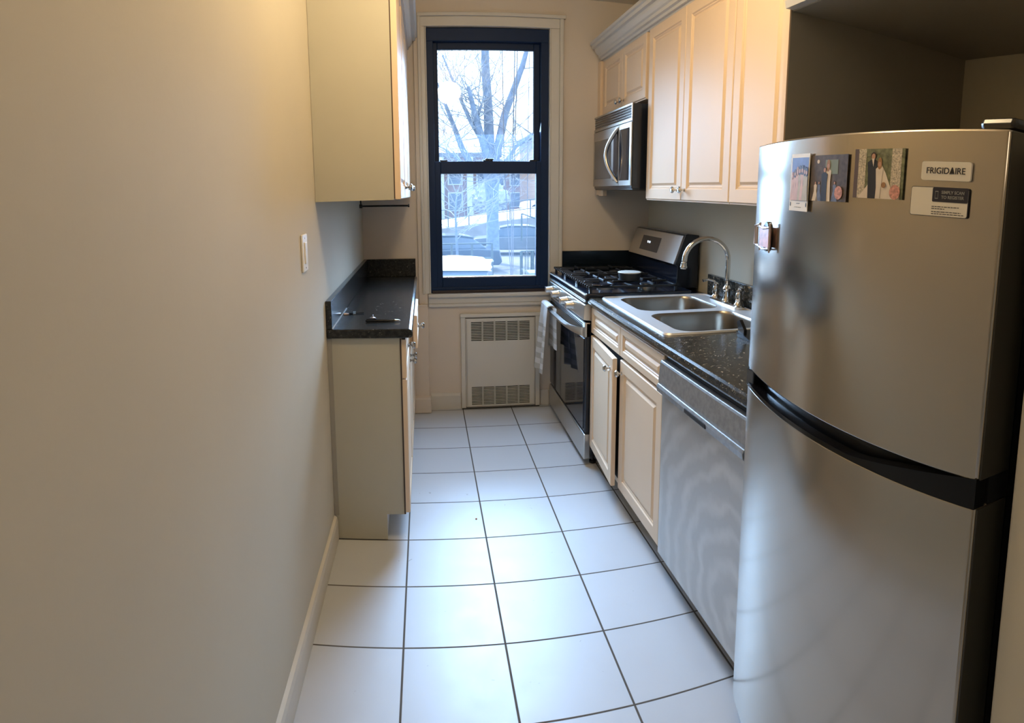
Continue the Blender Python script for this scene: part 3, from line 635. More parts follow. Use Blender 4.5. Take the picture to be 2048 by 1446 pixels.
# towel over the handle
tw = thing('dish_towel', 'white and grey striped dish towel hung over the oven handle', 'towel', (0.79, -0.27, 0.74))
def cloth(y0, y1, zb, zt, xo, folds, amp, lean, fn=None, nu=36, nv=30):
    bm = bmn(); G = []
    for j in range(nv + 1):
        t = j / nv; row = []
        for i in range(nu + 1):
            s = i / nu; y = y0 + (y1 - y0) * s
            w = t ** 0.7; zz = zt + (zb - zt) * t + (0.012 * math.sin(3.1 * s + 1) * t)
            yy = (y0 + y1) / 2 + (y - (y0 + y1) / 2) * (0.74 + 0.26 * t)
            x = xo - lean * t - amp * w * math.sin(folds * 2 * PI * s + 0.6) - 0.01 * math.sin(PI * s)
            row.append(bm.verts.new((x, yy, zz)))
        G.append(row)
    for j in range(nv):
        for i in range(nu): bm.faces.new((G[j][i], G[j][i + 1], G[j + 1][i + 1], G[j + 1][i]))
    r = bmesh.ops.solidify(bm, geom=bm.faces[:], thickness=0.005)
    return bm
def terry():
    m, nt, b = new_mat('striped terry cloth')
    tc = nt.nodes.new('ShaderNodeTexCoord'); sx = nt.nodes.new('ShaderNodeSeparateXYZ'); nt.links.new(tc.outputs['Object'], sx.inputs[0])
    p = nt.nodes.new('ShaderNodeMath'); p.operation = 'PINGPONG'; p.inputs[1].default_value = 0.035; nt.links.new(sx.outputs['Z'], p.inputs[0])
    g = nt.nodes.new('ShaderNodeMath'); g.operation = 'GREATER_THAN'; g.inputs[1].default_value = 0.017; nt.links.new(p.outputs[0], g.inputs[0])
    l = nt.nodes.new('ShaderNodeMath'); l.operation = 'LESS_THAN'; l.inputs[1].default_value = -0.10; nt.links.new(sx.outputs['Z'], l.inputs[0])
    mu = nt.nodes.new('ShaderNodeMath'); mu.operation = 'MULTIPLY'; nt.links.new(g.outputs[0], mu.inputs[0]); nt.links.new(l.outputs[0], mu.inputs[1])
    mx = nt.nodes.new('ShaderNodeMix'); mx.data_type = 'RGBA'; mx.inputs[6].default_value = (0.66, 0.65, 0.64, 1); mx.inputs[7].default_value = (0.47, 0.455, 0.42, 1)
    nt.links.new(mu.outputs[0], mx.inputs[0]); nt.links.new(mx.outputs[2], b.inputs['Base Color']); b.inputs['Roughness'].default_value = 0.95
    n = nt.nodes.new('ShaderNodeTexNoise'); n.inputs['Scale'].default_value = 300; bp = nt.nodes.new('ShaderNodeBump'); bp.inputs['Strength'].default_value = 0.6; bp.inputs['Distance'].default_value = 0.004
    nt.links.new(tc.outputs['Object'], n.inputs['Vector']); nt.links.new(n.outputs['Fac'], bp.inputs['Height']); nt.links.new(bp.outputs[0], b.inputs['Normal'])
    return m
M['terry'] = terry()
obj('front_drape', cloth(-0.36, -0.09, 0.335, 0.765, 0.776, 1.6, 0.016, 0.028), 'terry', tw, smooth='all')
obj('rear_drape', cloth(-0.43, -0.19, 0.50, 0.765, 0.812, 1.3, 0.006, 0.0), 'terry', tw, smooth='all')
bm = bmn(); L = []
for i in range(9):
    a = PI * i / 8; L.append((0.794 + 0.022 * math.cos(a), 0.762 + 0.014 * math.sin(a)))
L2 = [(0.794 + 0.016 * math.cos(PI * i / 8), 0.760 + 0.009 * math.sin(PI * i / 8)) for i in range(8, -1, -1)]
prism(bm, L + L2, 'Y', -0.335, -0.135); obj('fold', bm, 'terry', tw, smooth=True)

# ------------------------------------------------------------------ microwave
mw = thing('microwave_oven', 'stainless over the range microwave with bowed handle and black side', 'microwave', (1.30, -0.43, 1.50))
MX, MA, MB = 1.112, -0.795, -0.075
obj('housing', boxm(MX - 0.005, XR - 0.002, MA, MB, 1.500, 1.955, 0.003), 'black', mw)
bm = bmn(); box(bm, MX - 0.010, MX - 0.0048, MA, MB, 1.945, 1.956, 0.001); box(bm, MX - 0.010, MX - 0.0048, MA, MB, 1.862, 1.878, 0.001); box(bm, MX - 0.010, MX - 0.0048, MA, MA + 0.012, 1.878, 1.945, 0.001)
vg = obj('vent_grille', bm, 'mwsteel', mw)
for k in range(4): obj('louvre', boxm(MX - 0.009, MX - 0.0045, MA + 0.012, MB - 0.004, 1.8895 + k * 0.0145, 1.8910 + k * 0.0145), 'mwsteel', vg)
DY = -0.585
md_ = obj('door', boxm(MX - 0.012, MX - 0.0048, DY, MB, 1.515, 1.858, 0.002), 'mwsteel', mw)
obj('door_window', boxm(MX - 0.0135, MX - 0.010, DY + 0.14, MB - 0.03, 1.56, 1.80, 0.001), 'mwglass', md_)
obj('handle_recess', boxm(MX - 0.0132, MX - 0.011, DY + 0.004, DY + 0.095, 1.545, 1.84, 0.001), 'black', md_)
pts = [(MX - 0.012 - 0.045 * math.sin(PI * t), DY + 0.012 + 0.075 * math.sin(PI * t), 1.535 + 0.31 * t) for t in [k / 18 for k in range(19)]]
obj('door_handle', tube(bmn(), pts, [0.007] + [0.0105] * 17 + [0.007], 12), 'steel', md_, smooth=True)
kp = obj('control_panel', boxm(MX - 0.012, MX - 0.0048, MA + 0.001, DY - 0.004, 1.515, 1.858, 0.002), 'mwsteel', mw)
obj('key_pad', boxm(MX - 0.0135, MX - 0.011, MA + 0.03, DY - 0.012, 1.545, 1.83, 0.001), 'ovenglass', kp)
obj('bottom_plate', boxm(MX, XR - 0.01, MA + 0.002, MB - 0.002, 1.492, 1.502, 0.002), 'blackplastic', mw)

# ------------------------------------------------------------------ right wall cabinets
XU = 1.166
def wall_cab(name, label, ya, yb, z0, z1, doors, knobs, loc):
    t = thing(name, label, 'cabinet', loc)
    obj('carcass', boxm(XU + 0.020, XR - 0.001, ya, yb, z0, z1 + 0.03), 'cream', t)
    obj('underside', boxm(XU + 0.006, XR - 0.001, ya + 0.002, yb - 0.002, z0 - 0.006, z0), 'cream', t)
    for (a, b_), k in zip(doors, knobs):
        d = obj('door', panel_front(a, b_, z0, z1, XU + 0.019, -1, 0.019, 0.052 if z1 - z0 > 0.5 else 0.045), 'cream', t)
        obj('knob', knob_bm(XU, k, z0 + 0.048 if z1 - z0 > 0.5 else z0 + 0.035, -1), 'chrome', d, smooth=True)
    return t
wall_cab('wall_cabinet', 'short cream wall cabinet with two doors above the microwave', -0.80, -0.02, 1.985, 2.325, [(-0.798, -0.412), (-0.408, -0.022)], [-0.45, -0.37], (1.33, -0.41, 1.985))
wall_cab('wall_cabinet', 'tall cream wall cabinet with a pair of doors right of the microwave', -1.750, -0.840, 1.446, 2.325, [(-1.748, -1.297), (-1.293, -0.842)], [-1.335, -1.255], (1.33, -1.295, 1.446))
wall_cab('wall_cabinet', 'single door cream wall cabinet partly hidden by the fridge', -2.53, -1.752, 1.446, 2.325, [(-2.130, -1.754)], [-2.092], (1.33, -2.1, 1.446))
ff = thing('filler_post', 'narrow cream filler post between the microwave and the window wall', 'filler', (1.2, 0.0, 1.45))
obj('post', boxm(1.150, 1.175, -0.018, YW - 0.001, 1.46, 2.33, 0.002), 'cream', ff)
obj('foot_block', boxm(1.150, 1.175, -0.115, -0.018, 1.455, 1.4905, 0.002), 'cream', ff)
bm = crown(bmn(), XU + 0.004, -1, -2.53, -0.0, 2.335)
box(bm, XU + 0.002, XU + 0.02, -2.53, YW - 0.001, 2.325, 2.44)
tag(obj('crown_moulding', bm, 'trim'), 'stepped off white crown moulding on top of the right wall cabinets', 'moulding')

# fridge surround: end panel and deep cabinet over the fridge
PX = 0.905
ep = thing('fridge_end_panel', 'tall taupe end panel between wall cabinets and fridge', 'panel', (1.2, -2.543, 0))
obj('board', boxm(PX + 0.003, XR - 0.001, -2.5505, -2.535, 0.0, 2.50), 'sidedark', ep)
obj('front_edge', boxm(PX - 0.001, PX + 0.003, -2.5505, -2.534, 0.0, 2.50), 'cream', ep)
ob = thing('over_fridge_cabinet', 'deep cabinet above the fridge with a dull grey underside', 'cabinet', (1.2, -2.93, 1.94))
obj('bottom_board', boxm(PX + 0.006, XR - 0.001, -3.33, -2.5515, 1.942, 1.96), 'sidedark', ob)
obj('box', boxm(PX + 0.020, XR - 0.001, -3.33, -2.5515, 1.96, 2.60), 'side', ob)
obj('front_rail', boxm(PX - 0.004, PX + 0.018, -3.33, -2.5515, 1.955, 2.60, 0.002), 'cream', ob)
bm = bmn(); prism(bm, [(PX - 0.014, 1.945), (PX - 0.017, 1.963), (PX - 0.004, 1.972), (PX + 0.006, 1.972), (PX + 0.008, 1.945)], 'Y', -3.33, -2.5515); obj('light_rail', bm, 'trim', ob)

# ------------------------------------------------------------------ refrigerator
FA, FB = -3.295, -2.553      # near edge, far edge
XA, XB, SAG = 0.822, 0.838, 0.052
fr = thing('refrigerator', 'stainless top freezer refrigerator with curved doors', 'refrigerator', (1.2, -2.92, 0))
def arc(off, n=28, a=FA, b=FB):
    P = []
    for i in range(n + 1):
        t = i / n; P.append((XA + (XB - XA) * t - SAG * 4 * t * (1 - t) + off, a + (b - a) * t))
    return P
def curved(off0, off1, z0, z1, back=None, n=28):
    f = arc(off0, n); b = [(back, FB), (back, FA)] if back else arc(off1, n)[::-1]
    return prism(bmn(), f + b, 'Z', z0, z1)
obj('cabinet_body', boxm(0.905, 1.485, FA + 0.004, FB - 0.004, 0.03, 1.590, 0.004), 'blackplastic', fr)
fd = obj('freezer_door', curved(0, 0, 1.022, 1.600, 0.895), 'fridge', fr, bevel=0.004, smooth=True)
ld = obj('fridge_door', curved(0, 0, 0.060, 0.975, 0.895), 'fridge', fr, bevel=0.004, smooth=True)
for d, z0, z1 in ((fd, 1.024, 1.598), (ld, 0.062, 0.973)):
    obj('side_skin', boxm(XA + 0.005, 0.896, FA - 0.0025, FA + 0.0005, z0, z1, 0.001), mat('dark olive door side', (0.045, 0.040, 0.030), 0.35), d)
obj('handle_recess', curved(0.030, 0, 0.972, 1.024, 0.90), 'blackplastic', fr, smooth=True)
# glossy black lip that tops the lower door, thicker at the hinge side
bm = bmn(); n = 28; A = arc(-0.001, n); B = arc(0.022, n); L = []
for i in range(n + 1):
    t = i / n; h = 0.010 + 0.044 * max(0.0, 1 - t / 0.34) ** 1.0 if t < 0.34 else 0.010
    if t < 0.02: h = 0.053
    L.append([(A[i][0], A[i][1], 0.974), (B[i][0], B[i][1], 0.974), (B[i][0], B[i][1], 0.974 + h), (A[i][0], A[i][1], 0.974 + h)])
obj('handle_lip', loft(bm, L, True, True), 'lip', fr, smooth=True)
obj('trim_cap', boxm(XB - 0.004, XB + 0.05, FB - 0.035, FB + 0.001, 0.974, 1.022, 0.004), 'black', fr)
bm = bmn(); box(bm, 0.838, 0.96, FA + 0.004, FA + 0.075, 1.602, 1.622, 0.009); obj('hinge_cover', bm, 'blackplastic', fr)
obj('kick_grille', boxm(0.90, 0.93, FA + 0.01, FB - 0.01, 0.0, 0.055), 'blackplastic', fr)
obj('door_seal', boxm(0.890, 0.906, FA + 0.010, FB - 0.010, 0.08, 1.585), 'dark', fr)

# frames tangent to the curved door for whatever is stuck on it
def door_frame(yc):
    t = (yc - FA) / (FB - FA)
    x = XA + (XB - XA) * t - SAG * 4 * t * (1 - t)
    slope_ = ((XB - XA) - SAG * 4 * (1 - 2 * t)) / (FB - FA)
    return x, math.atan(slope_)
def stuck(name, label, cat, yc, zc, group=None, tilt=0.0, lift=0.0008):
    x, a = door_frame(yc)
    o = thing(name, label, cat, (x, yc, zc), group)
    # local +X right as seen by the viewer = world -Y; local +Y = up; local +Z toward the room
    xr = Vector((-math.sin(a), -math.cos(a), 0)); zn = Vector((-math.cos(a), math.sin(a), 0)); up = Vector((0, 0, 1))
    Rm = Matrix((xr, up, zn)).transposed()
    if abs(Rm.determinant() - 1) > 0.01: zn = -zn; Rm = Matrix((xr, up, zn)).transposed()
    Rm = Rm @ Matrix.Rotation(tilt, 3, 'Z')
    o.matrix_world = Matrix.Translation(Vector((x, yc, zc)) + zn * lift) @ Rm.to_4x4()
    OW[o.name] = Vector((0, 0, 0))
    return o
def flat(par, name, poly, m, z0, z1=None, bev=0.0):
    o = obj(name, prism(bmn(), poly, 'Z', z0, z1 if z1 else z0 + 0.0003), m, par, origin=(0, 0, 0))
    return o
def ell(cx, cy, rx, ry, n=18): return [(cx + rx * math.cos(2 * PI * k / n), cy + ry * math.sin(2 * PI * k / n)) for k in range(n)]
def rc(x0, x1, y0, y1): return [(x0, y0), (x1, y0), (x1, y1), (x0, y1)]
pm = lambda nm, c, v=0.0, s=60, r=0.35: mat('print ' + nm, c, r, var=v, vscale=s)
P_sky = pm('blue night sky', (0.10, 0.14, 0.42), 0.3, 30); P_skin = pm('skin tone', (0.50, 0.27, 0.18)); P_peach = pm('peach dress', (0.60, 0.36, 0.26), 0.12, 50)
P_gold = pm('champagne dress', (0.42, 0.34, 0.20), 0.12); P_hair = pm('dark brown hair', (0.04, 0.02, 0.015)); P_blond = pm('light brown hair', (0.36, 0.18, 0.07))
P_brown = pm('dim brown room', (0.075, 0.05, 0.032), 0.45, 90); P_suit = pm('black suit', (0.015, 0.017, 0.028)); P_white = pm('white gown', (0.72, 0.62, 0.52), 0.05)
P_green = pm('leafy backdrop', (0.17, 0.18, 0.10), 0.45, 120); P_flow = pm('white flower column', (0.52, 0.45, 0.34), 0.5, 330); P_rose = pm('pink table flowers', (0.60, 0.28, 0.22), 0.4, 200)
P_pane = pm('pale window', (0.20, 0.24, 0.18)); P_blue = pm('blue gown', (0.14, 0.17, 0.28), 0.3, 90); P_shadow = pm('violet shade', (0.12, 0.09, 0.10))
def person2d(par, cx, y0, h, wt, wb, mbody, mhair, z, long_hair=False):
    hy = y0 + h * 0.91; hr = h * 0.065
    bd = obj('person_figure', prism(bmn(), [(cx - wb, y0), (cx + wb, y0), (cx + wt * 0.8, y0 + h * 0.5), (cx + wt, y0 + h * 0.78), (cx + wt * 0.35, y0 + h * 0.84), (cx - wt * 0.35, y0 + h * 0.84), (cx - wt, y0 + h * 0.78), (cx - wt * 0.8, y0 + h * 0.5)], 'Z', z, z + 0.0002), mbody, par, origin=(0, 0, 0))
    obj('hair', prism(bmn(), ell(cx, hy + hr * 0.2, hr * 1.15, hr * (2.4 if long_hair else 1.15)), 'Z', z + 0.0001, z + 0.0003), mhair, bd, origin=(0, 0, 0))
    obj('face', prism(bmn(), ell(cx, hy - hr * 0.1, hr * 0.8, hr), 'Z', z + 0.0003, z + 0.0004), P_skin, bd, origin=(0, 0, 0))
    return bd
# 1 group photo in a portrait card
g1 = stuck('photo_print', 'portrait print of a group in peach dresses, leftmost on the freezer door', 'photo', -2.827, 1.505, tilt=-0.01, lift=0.004)
w, h = 0.0375, 0.060
flat(g1, 'card', rc(-w, w, -h, h), 'paper', 0, 0.0015)
flat(g1, 'picture', rc(-w + 0.004, w - 0.003, -h + 0.022, h - 0.008), P_sky, 0.0015)
flat(g1, 'horizon', rc(-w + 0.004, w - 0.003, -h + 0.022, -h + 0.040), P_gold, 0.0018)
for i, (cx, hh, c, hc) in enumerate(((-0.028, 0.056, P_peach, P_blond), (-0.018, 0.061, P_peach, P_hair), (-0.008, 0.066, P_peach, P_blond), (0.002, 0.068, P_gold, P_hair), (0.012, 0.069, P_peach, P_hair), (0.022, 0.066, P_gold, P_hair), (0.030, 0.064, P_gold, P_hair))):
    person2d(g1, cx, -h + 0.0225, hh, 0.0055, 0.0075, c, hc, 0.0021 + 0.0001 * i, True)
bm = bmn(); rq = random.Random(4)
for (x0, x1, yy) in ((-0.008, 0.008, -0.044), (-0.015, 0.013, -0.052)):
    for k in range(7):
        x = x0 + (x1 - x0) * k / 7; prism(bm, [(x, yy - 0.0008), (x + 0.0022, yy + rq.uniform(-0.001, 0.0015)), (x + 0.0024, yy + 0.0012), (x + 0.0002, yy + 0.0006)], 'Z', 0.0016, 0.0018)
obj('handwritten_marks', bm, 'greytext', g1, origin=(0, 0, 0))
for sx in (-1, 1): flat(g1, 'corner_mark', ell(sx * (w - 0.005), -h + 0.014, 0.002, 0.005, 10), P_suit, 0.0016)
# 2 dancing couple
g2 = stuck('photo_print', 'dim square print of a couple dancing, overlapped by the portrait card', 'photo', -2.925, 1.514)
w, h = 0.0585, 0.0455
flat(g2, 'card', rc(-w, w, -h, h), P_brown, 0, 0.0015)
flat(g2, 'pane', rc(-0.010, 0.030, 0.008, 0.036), P_pane, 0.0015)
flat(g2, 'lamp', ell(-0.034, 0.033, 0.004, 0.004), P_white, 0.0015)
for cx, c in ((-0.040, P_white), (-0.028, P_blue), (0.022, P_blue)): person2d(g2, cx, -h, 0.040, 0.005, 0.010, c, P_hair, 0.0016)
person2d(g2, 0.000, -h, 0.076, 0.010, 0.010, P_white, P_blond, 0.0020, True)
person2d(g2, -0.010, -h, 0.068, 0.010, 0.009, P_suit, P_hair, 0.0026)
flat(g2, 'flowers', ell(0.036, -0.028, 0.012, 0.013), P_rose, 0.0024)
# 3 bride and groom
g3 = stuck('photo_print', 'bright square print of a bride and groom between flower columns', 'photo', -3.060, 1.523)
w, h = 0.058, 0.0445
flat(g3, 'card', rc(-w, w, -h, h), P_green, 0, 0.0015)
flat(g3, 'shade', rc(-w, -w + 0.012, -h, h), P_shadow, 0.0015)
flat(g3, 'flower_column', rc(-w + 0.010, -w + 0.028, -h, h), P_flow, 0.0016); flat(g3, 'flower_column', rc(0.030, 0.052, -h, h), P_flow, 0.0016)
flat(g3, 'flower_arch', [(-0.03, 0.030), (0.0, 0.036), (0.03, 0.030), (0.03, h), (-0.03, h)], P_green, 0.0018)
flat(g3, 'gown', [(-0.045, -h), (0.042, -h), (0.018, 0.002), (0.008, 0.016), (0.0, 0.016), (-0.004, 0.0)], P_white, 0.0020)
person2d(g3, -0.012, -h, 0.083, 0.0135, 0.009, P_suit, P_hair, 0.0023)
flat(g3, 'shirt', [(-0.015, 0.027), (-0.009, 0.027), (-0.010, 0.012)], P_white, 0.0030)
person2d(g3, 0.004, -h, 0.068, 0.0085, 0.004, P_white, P_blond, 0.0026, True)
flat(g3, 'bouquet', ell(0.016, -0.020, 0.005, 0.005), P_blond, 0.0031); flat(g3, 'flowers', ell(0.042, -0.032, 0.012, 0.013), P_rose, 0.0028)
# brand plate
bdg = stuck('brand_magnet', 'white rounded plate with dark brand lettering on the freezer door', 'magnet', -3.1985, 1.530)
w, h = 0.0448, 0.0155
obj('plate', prism(bmn(), rrect(-w, w, -h, h, 0.004, 4), 'Z', 0, 0.004), 'paper', bdg, origin=(0, 0, 0))
bmt = text_bm('FRIGID\u0394IRE', 0.0145, bold=0.0001)
xs_ = [v.co.x for v in bmt.verts]; kx = 0.070 / max(1e-6, max(xs_) - min(xs_)); cxm = (max(xs_) + min(xs_)) / 2
for v in bmt.verts: v.co = Vector(((v.co.x - cxm) * kx, v.co.y, v.co.z + 0.0042))
obj('lettering', bmt, 'ink', bdg, origin=(0, 0, 0))
rgm = stuck('register_magnet', 'white and navy product registration magnet under the brand plate', 'magnet', -3.189, 1.479)
w, h = 0.0535, 0.0245
obj('backing', prism(bmn(), rrect(-w, w, -h, h, 0.004, 4), 'Z', 0, 0.002), 'inknavy', rgm, origin=(0, 0, 0))
obj('plate', prism(bmn(), rrect(-w + 0.001, w - 0.001, -h + 0.001, h - 0.001, 0.0035, 4), 'Z', 0.002, 0.0025), 'paper', rgm, origin=(0, 0, 0))
obj('header', prism(bmn(), rrect(-0.012, w - 0.001, 0.0, h - 0.001, 0.002, 3), 'Z', 0.0025, 0.0029), 'inknavy', rgm, origin=(0, 0, 0))
flat(rgm, 'phone_icon', rc(-0.007, -0.001, 0.005, 0.018), 'greytext', 0.0029); flat(rgm, 'phone_screen', rc(-0.0062, -0.0018, 0.0065, 0.0165), 'inknavy', 0.0032)
for s_, yy in (('SIMPLY SCAN', 0.0158), ('TO REGISTER', 0.0078)):
    bmt = text_bm(s_, 0.0072, align='LEFT', bold=0.00015); xs_ = [v.co.x for v in bmt.verts]; kx = 0.041 / (max(xs_) - min(xs_))
    for v in bmt.verts: v.co = Vector((0.005 + (v.co.x - min(xs_)) * kx, v.co.y + yy, v.co.z + 0.0033))
    obj('lettering', bmt, 'greytext', rgm, origin=(0, 0, 0))
bm = bmn()
for (x0, x1, yy) in ((-0.012, 0.038, -0.008), (-0.012, 0.012, -0.0115), (-0.012, 0.042, -0.0165), (-0.012, 0.047, -0.0200)):
    x = x0
    while x < x1:
        l = random.uniform(0.003, 0.008); prism(bm, rc(x, min(x + l, x1), yy - 0.0006, yy + 0.0006), 'Z', 0.0026, 0.0028); x += l + 0.0012
obj('small_print', bm, 'ink', rgm, origin=(0, 0, 0))
# ornate pink magnet near the left edge
mg = stuck('carriage_magnet', 'ornate pink and silver magnet near the left edge of the freezer door', 'magnet', -2.665, 1.378, lift=0.0055)
mg.scale = (1.45, 1.05, 1.0)
obj('enamel_body', prism(bmn(), rrect(-0.020, 0.026, -0.024, 0.022, 0.005, 4), 'Z', 0, 0.006), 'pink', mg, origin=(0, 0, 0), bevel=0.001)
bm = bmn()
for x in (-0.020, 0.027): tube(bm, [(x, -0.034, 0.004), (x, 0.031, 0.004)], [0.002, 0.0035][0:1] * 2, 8)
for y in (-0.025, 0.022): tube(bm, [(-0.02, y, 0.005), (0.0, y - 0.004, 0.006), (0.026, y, 0.005)], 0.0025, 8)
tube(bm, [(-0.024, 0.026, 0.004), (-0.045, 0.022, 0.004), (-0.046, -0.022, 0.004), (-0.024, -0.024, 0.004)], 0.003, 8)
tube(bm, [(-0.034, 0.020, 0.005), (-0.034, -0.020, 0.005)], 0.003, 8)
obj('silver_frame', bm, 'silver', mg, origin=(0, 0, 0), smooth=True)
obj('magnet_disc', prism(bmn(), ell(0.0, 0.0, 0.014, 0.034, 20), 'Z', -0.005, 0), 'blackplastic', mg, origin=(0, 0, 0))

# crumbs on the floor
def leaf_bit(name, label, x, y, s):
    t = thing(name, label, 'debris', (x, y, 0)); bm = bmn(); rnd = random.Random(3); P = [(x + s * (0.7 + 0.5 * rnd.random()) * math.cos(2 * PI * k / 9), y + s * (0.6 + 0.6 * rnd.random()) * math.sin(2 * PI * k / 9)) for k in range(9)]
    prism(bm, P, 'Z', 0.0005, 0.004); obj('flake', bm, 'leaf', t); return t
leaf_bit('leaf_scrap', 'dry brown leaf scrap on a grout line at the bottom edge', -0.162, -2.452, 0.009)
leaf_bit('food_crumb', 'tiny orange crumb on the tile past the left cabinet', 0.278, -1.375, 0.004)

# ------------------------------------------------------------------ OUTSIDE
def cyl_dir(u):
    return math.sin(u), math.cos(u)
GZ = -1.60
X_ground = mat('grey asphalt', (0.16, 0.16, 0.17), 0.95, var=0.2, vscale=0.6)
X_sun = mat('pale concrete walk', (0.80, 0.78, 0.74), 0.9, var=0.08, vscale=0.5)
X_bark = mat('tree bark with blue glare', (0.15, 0.20, 0.29), 0.9, bump=0.4, bscale=10, var=0.25, vscale=5)  # bark lifted toward blue, outdoor glare put into the colour
X_twig = mat('twigs with pale blue glare', (0.26, 0.29, 0.34), 0.9)  # twigs paled toward blue, glare painted in as on the bark
X_brick = brick_mat('red brick wall', (0.26, 0.14, 0.12), (0.20, 0.12, 0.11), (0.3, 0.28, 0.26), 3)
X_brick2 = brick_mat('tan brick wall', (0.34, 0.25, 0.20), (0.28, 0.20, 0.17), (0.36, 0.33, 0.3), 3)
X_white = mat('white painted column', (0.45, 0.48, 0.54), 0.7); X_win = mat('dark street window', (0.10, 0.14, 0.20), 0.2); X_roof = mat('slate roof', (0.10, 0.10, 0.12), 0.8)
X_metal = mat('dark green grey railing', (0.06, 0.09, 0.10), 0.5); X_stone = mat('grey retaining wall', (0.22, 0.22, 0.23), 0.9, var=0.15, vscale=2)
X_car1 = mat('snow white car paint', (0.80, 0.84, 0.88), 0.3, coat=0.5); X_car2 = mat('dark blue car paint', (0.03, 0.05, 0.08), 0.25, coat=0.5); X_car3 = mat('grey car paint', (0.10, 0.12, 0.15), 0.3, coat=0.5)
X_tyre = mat('tyre rubber', (0.02, 0.02, 0.02), 0.8); X_cable = mat('grey cable sheath', (0.13, 0.15, 0.20), 0.6); X_dump = mat('blue grey bin', (0.20, 0.26, 0.32), 0.5)
tag(obj('parking_lot', boxm(-60, 70, 1.2, 120, GZ - 0.3, GZ), X_ground), 'grey asphalt yard and parking lot outside the window', 'ground', kind='structure')

# street level walk rising to the right, with its retaining wall
bm = bmn(); prism(bm, [(-6, -1.40), (14, 1.06), (14, GZ), (-6, GZ)], 'Y', 30.6, 30.99); tag(obj('retaining_wall', bm, X_stone), 'long grey retaining wall behind the parked cars', 'wall')
bm = bmn(); v = [bm.verts.new(p) for p in ((-6, 31.0, -1.34), (14, 31.0, 1.12), (14, 38, 1.42), (-6, 38, -1.26))]; bm.faces.new(v)
w_ = [bm.verts.new(p) for p in ((-6, 31.0, GZ), (14, 31.0, GZ), (14, 38, GZ), (-6, 38, GZ))]; bm.faces.new(w_[::-1])
for i in range(4): bm.faces.new((v[i], w_[i], w_[(i + 1) % 4], v[(i + 1) % 4]))
tag(obj('raised_walk', bm, X_sun), 'bright sunlit walk sloping up behind the big tree', 'walkway')

def railing(label, p0, p1, n, h, rails, pickets=0, loc=None):
    p0 = Vector(p0); p1 = Vector(p1)
    t = thing('railing', label, 'railing', p0)
    for i in range(n + 1):
        p = p0.lerp(p1, i / n); obj('post', tube(bmn(), [p, p + Vector((0, 0, h))], 0.035, 8), X_metal, t)
    for k in rails: obj('rail', tube(bmn(), [p0 + Vector((0, 0, h * k)), p1 + Vector((0, 0, h * k))], 0.028, 8), X_metal, t)
    if pickets:
        bm = bmn()
        for i in range(pickets):
            p = p0.lerp(p1, (i + 0.5) / pickets); tube(bm, [p + Vector((0, 0, h * 0.1)), p + Vector((0, 0, h))], 0.014, 6)
        obj('pickets', bm, X_metal, t)
    return t
railing('dark railing along the raised walk', (-2.0, 30.8, -0.90), (8.0, 30.8, 0.33), 9, 1.05, (0.5, 1.0))
railing('yard railing in front of the parked cars left of the trunk', (-1.0, 16.5, GZ), (2.2, 16.5, GZ), 5, 1.35, (0.45, 0.62, 1.0))
railing('stair railing with pickets right of the trunk', (3.2, 17.0, GZ), (4.8, 17.5, GZ), 4, 1.0, (0.05, 1.0), 16)
railing('sloping handrail coming down toward the yard', (3.9, 21.5, GZ + 1.0), (6.4, 20.5, GZ), 3, 1.2, (1.0,))

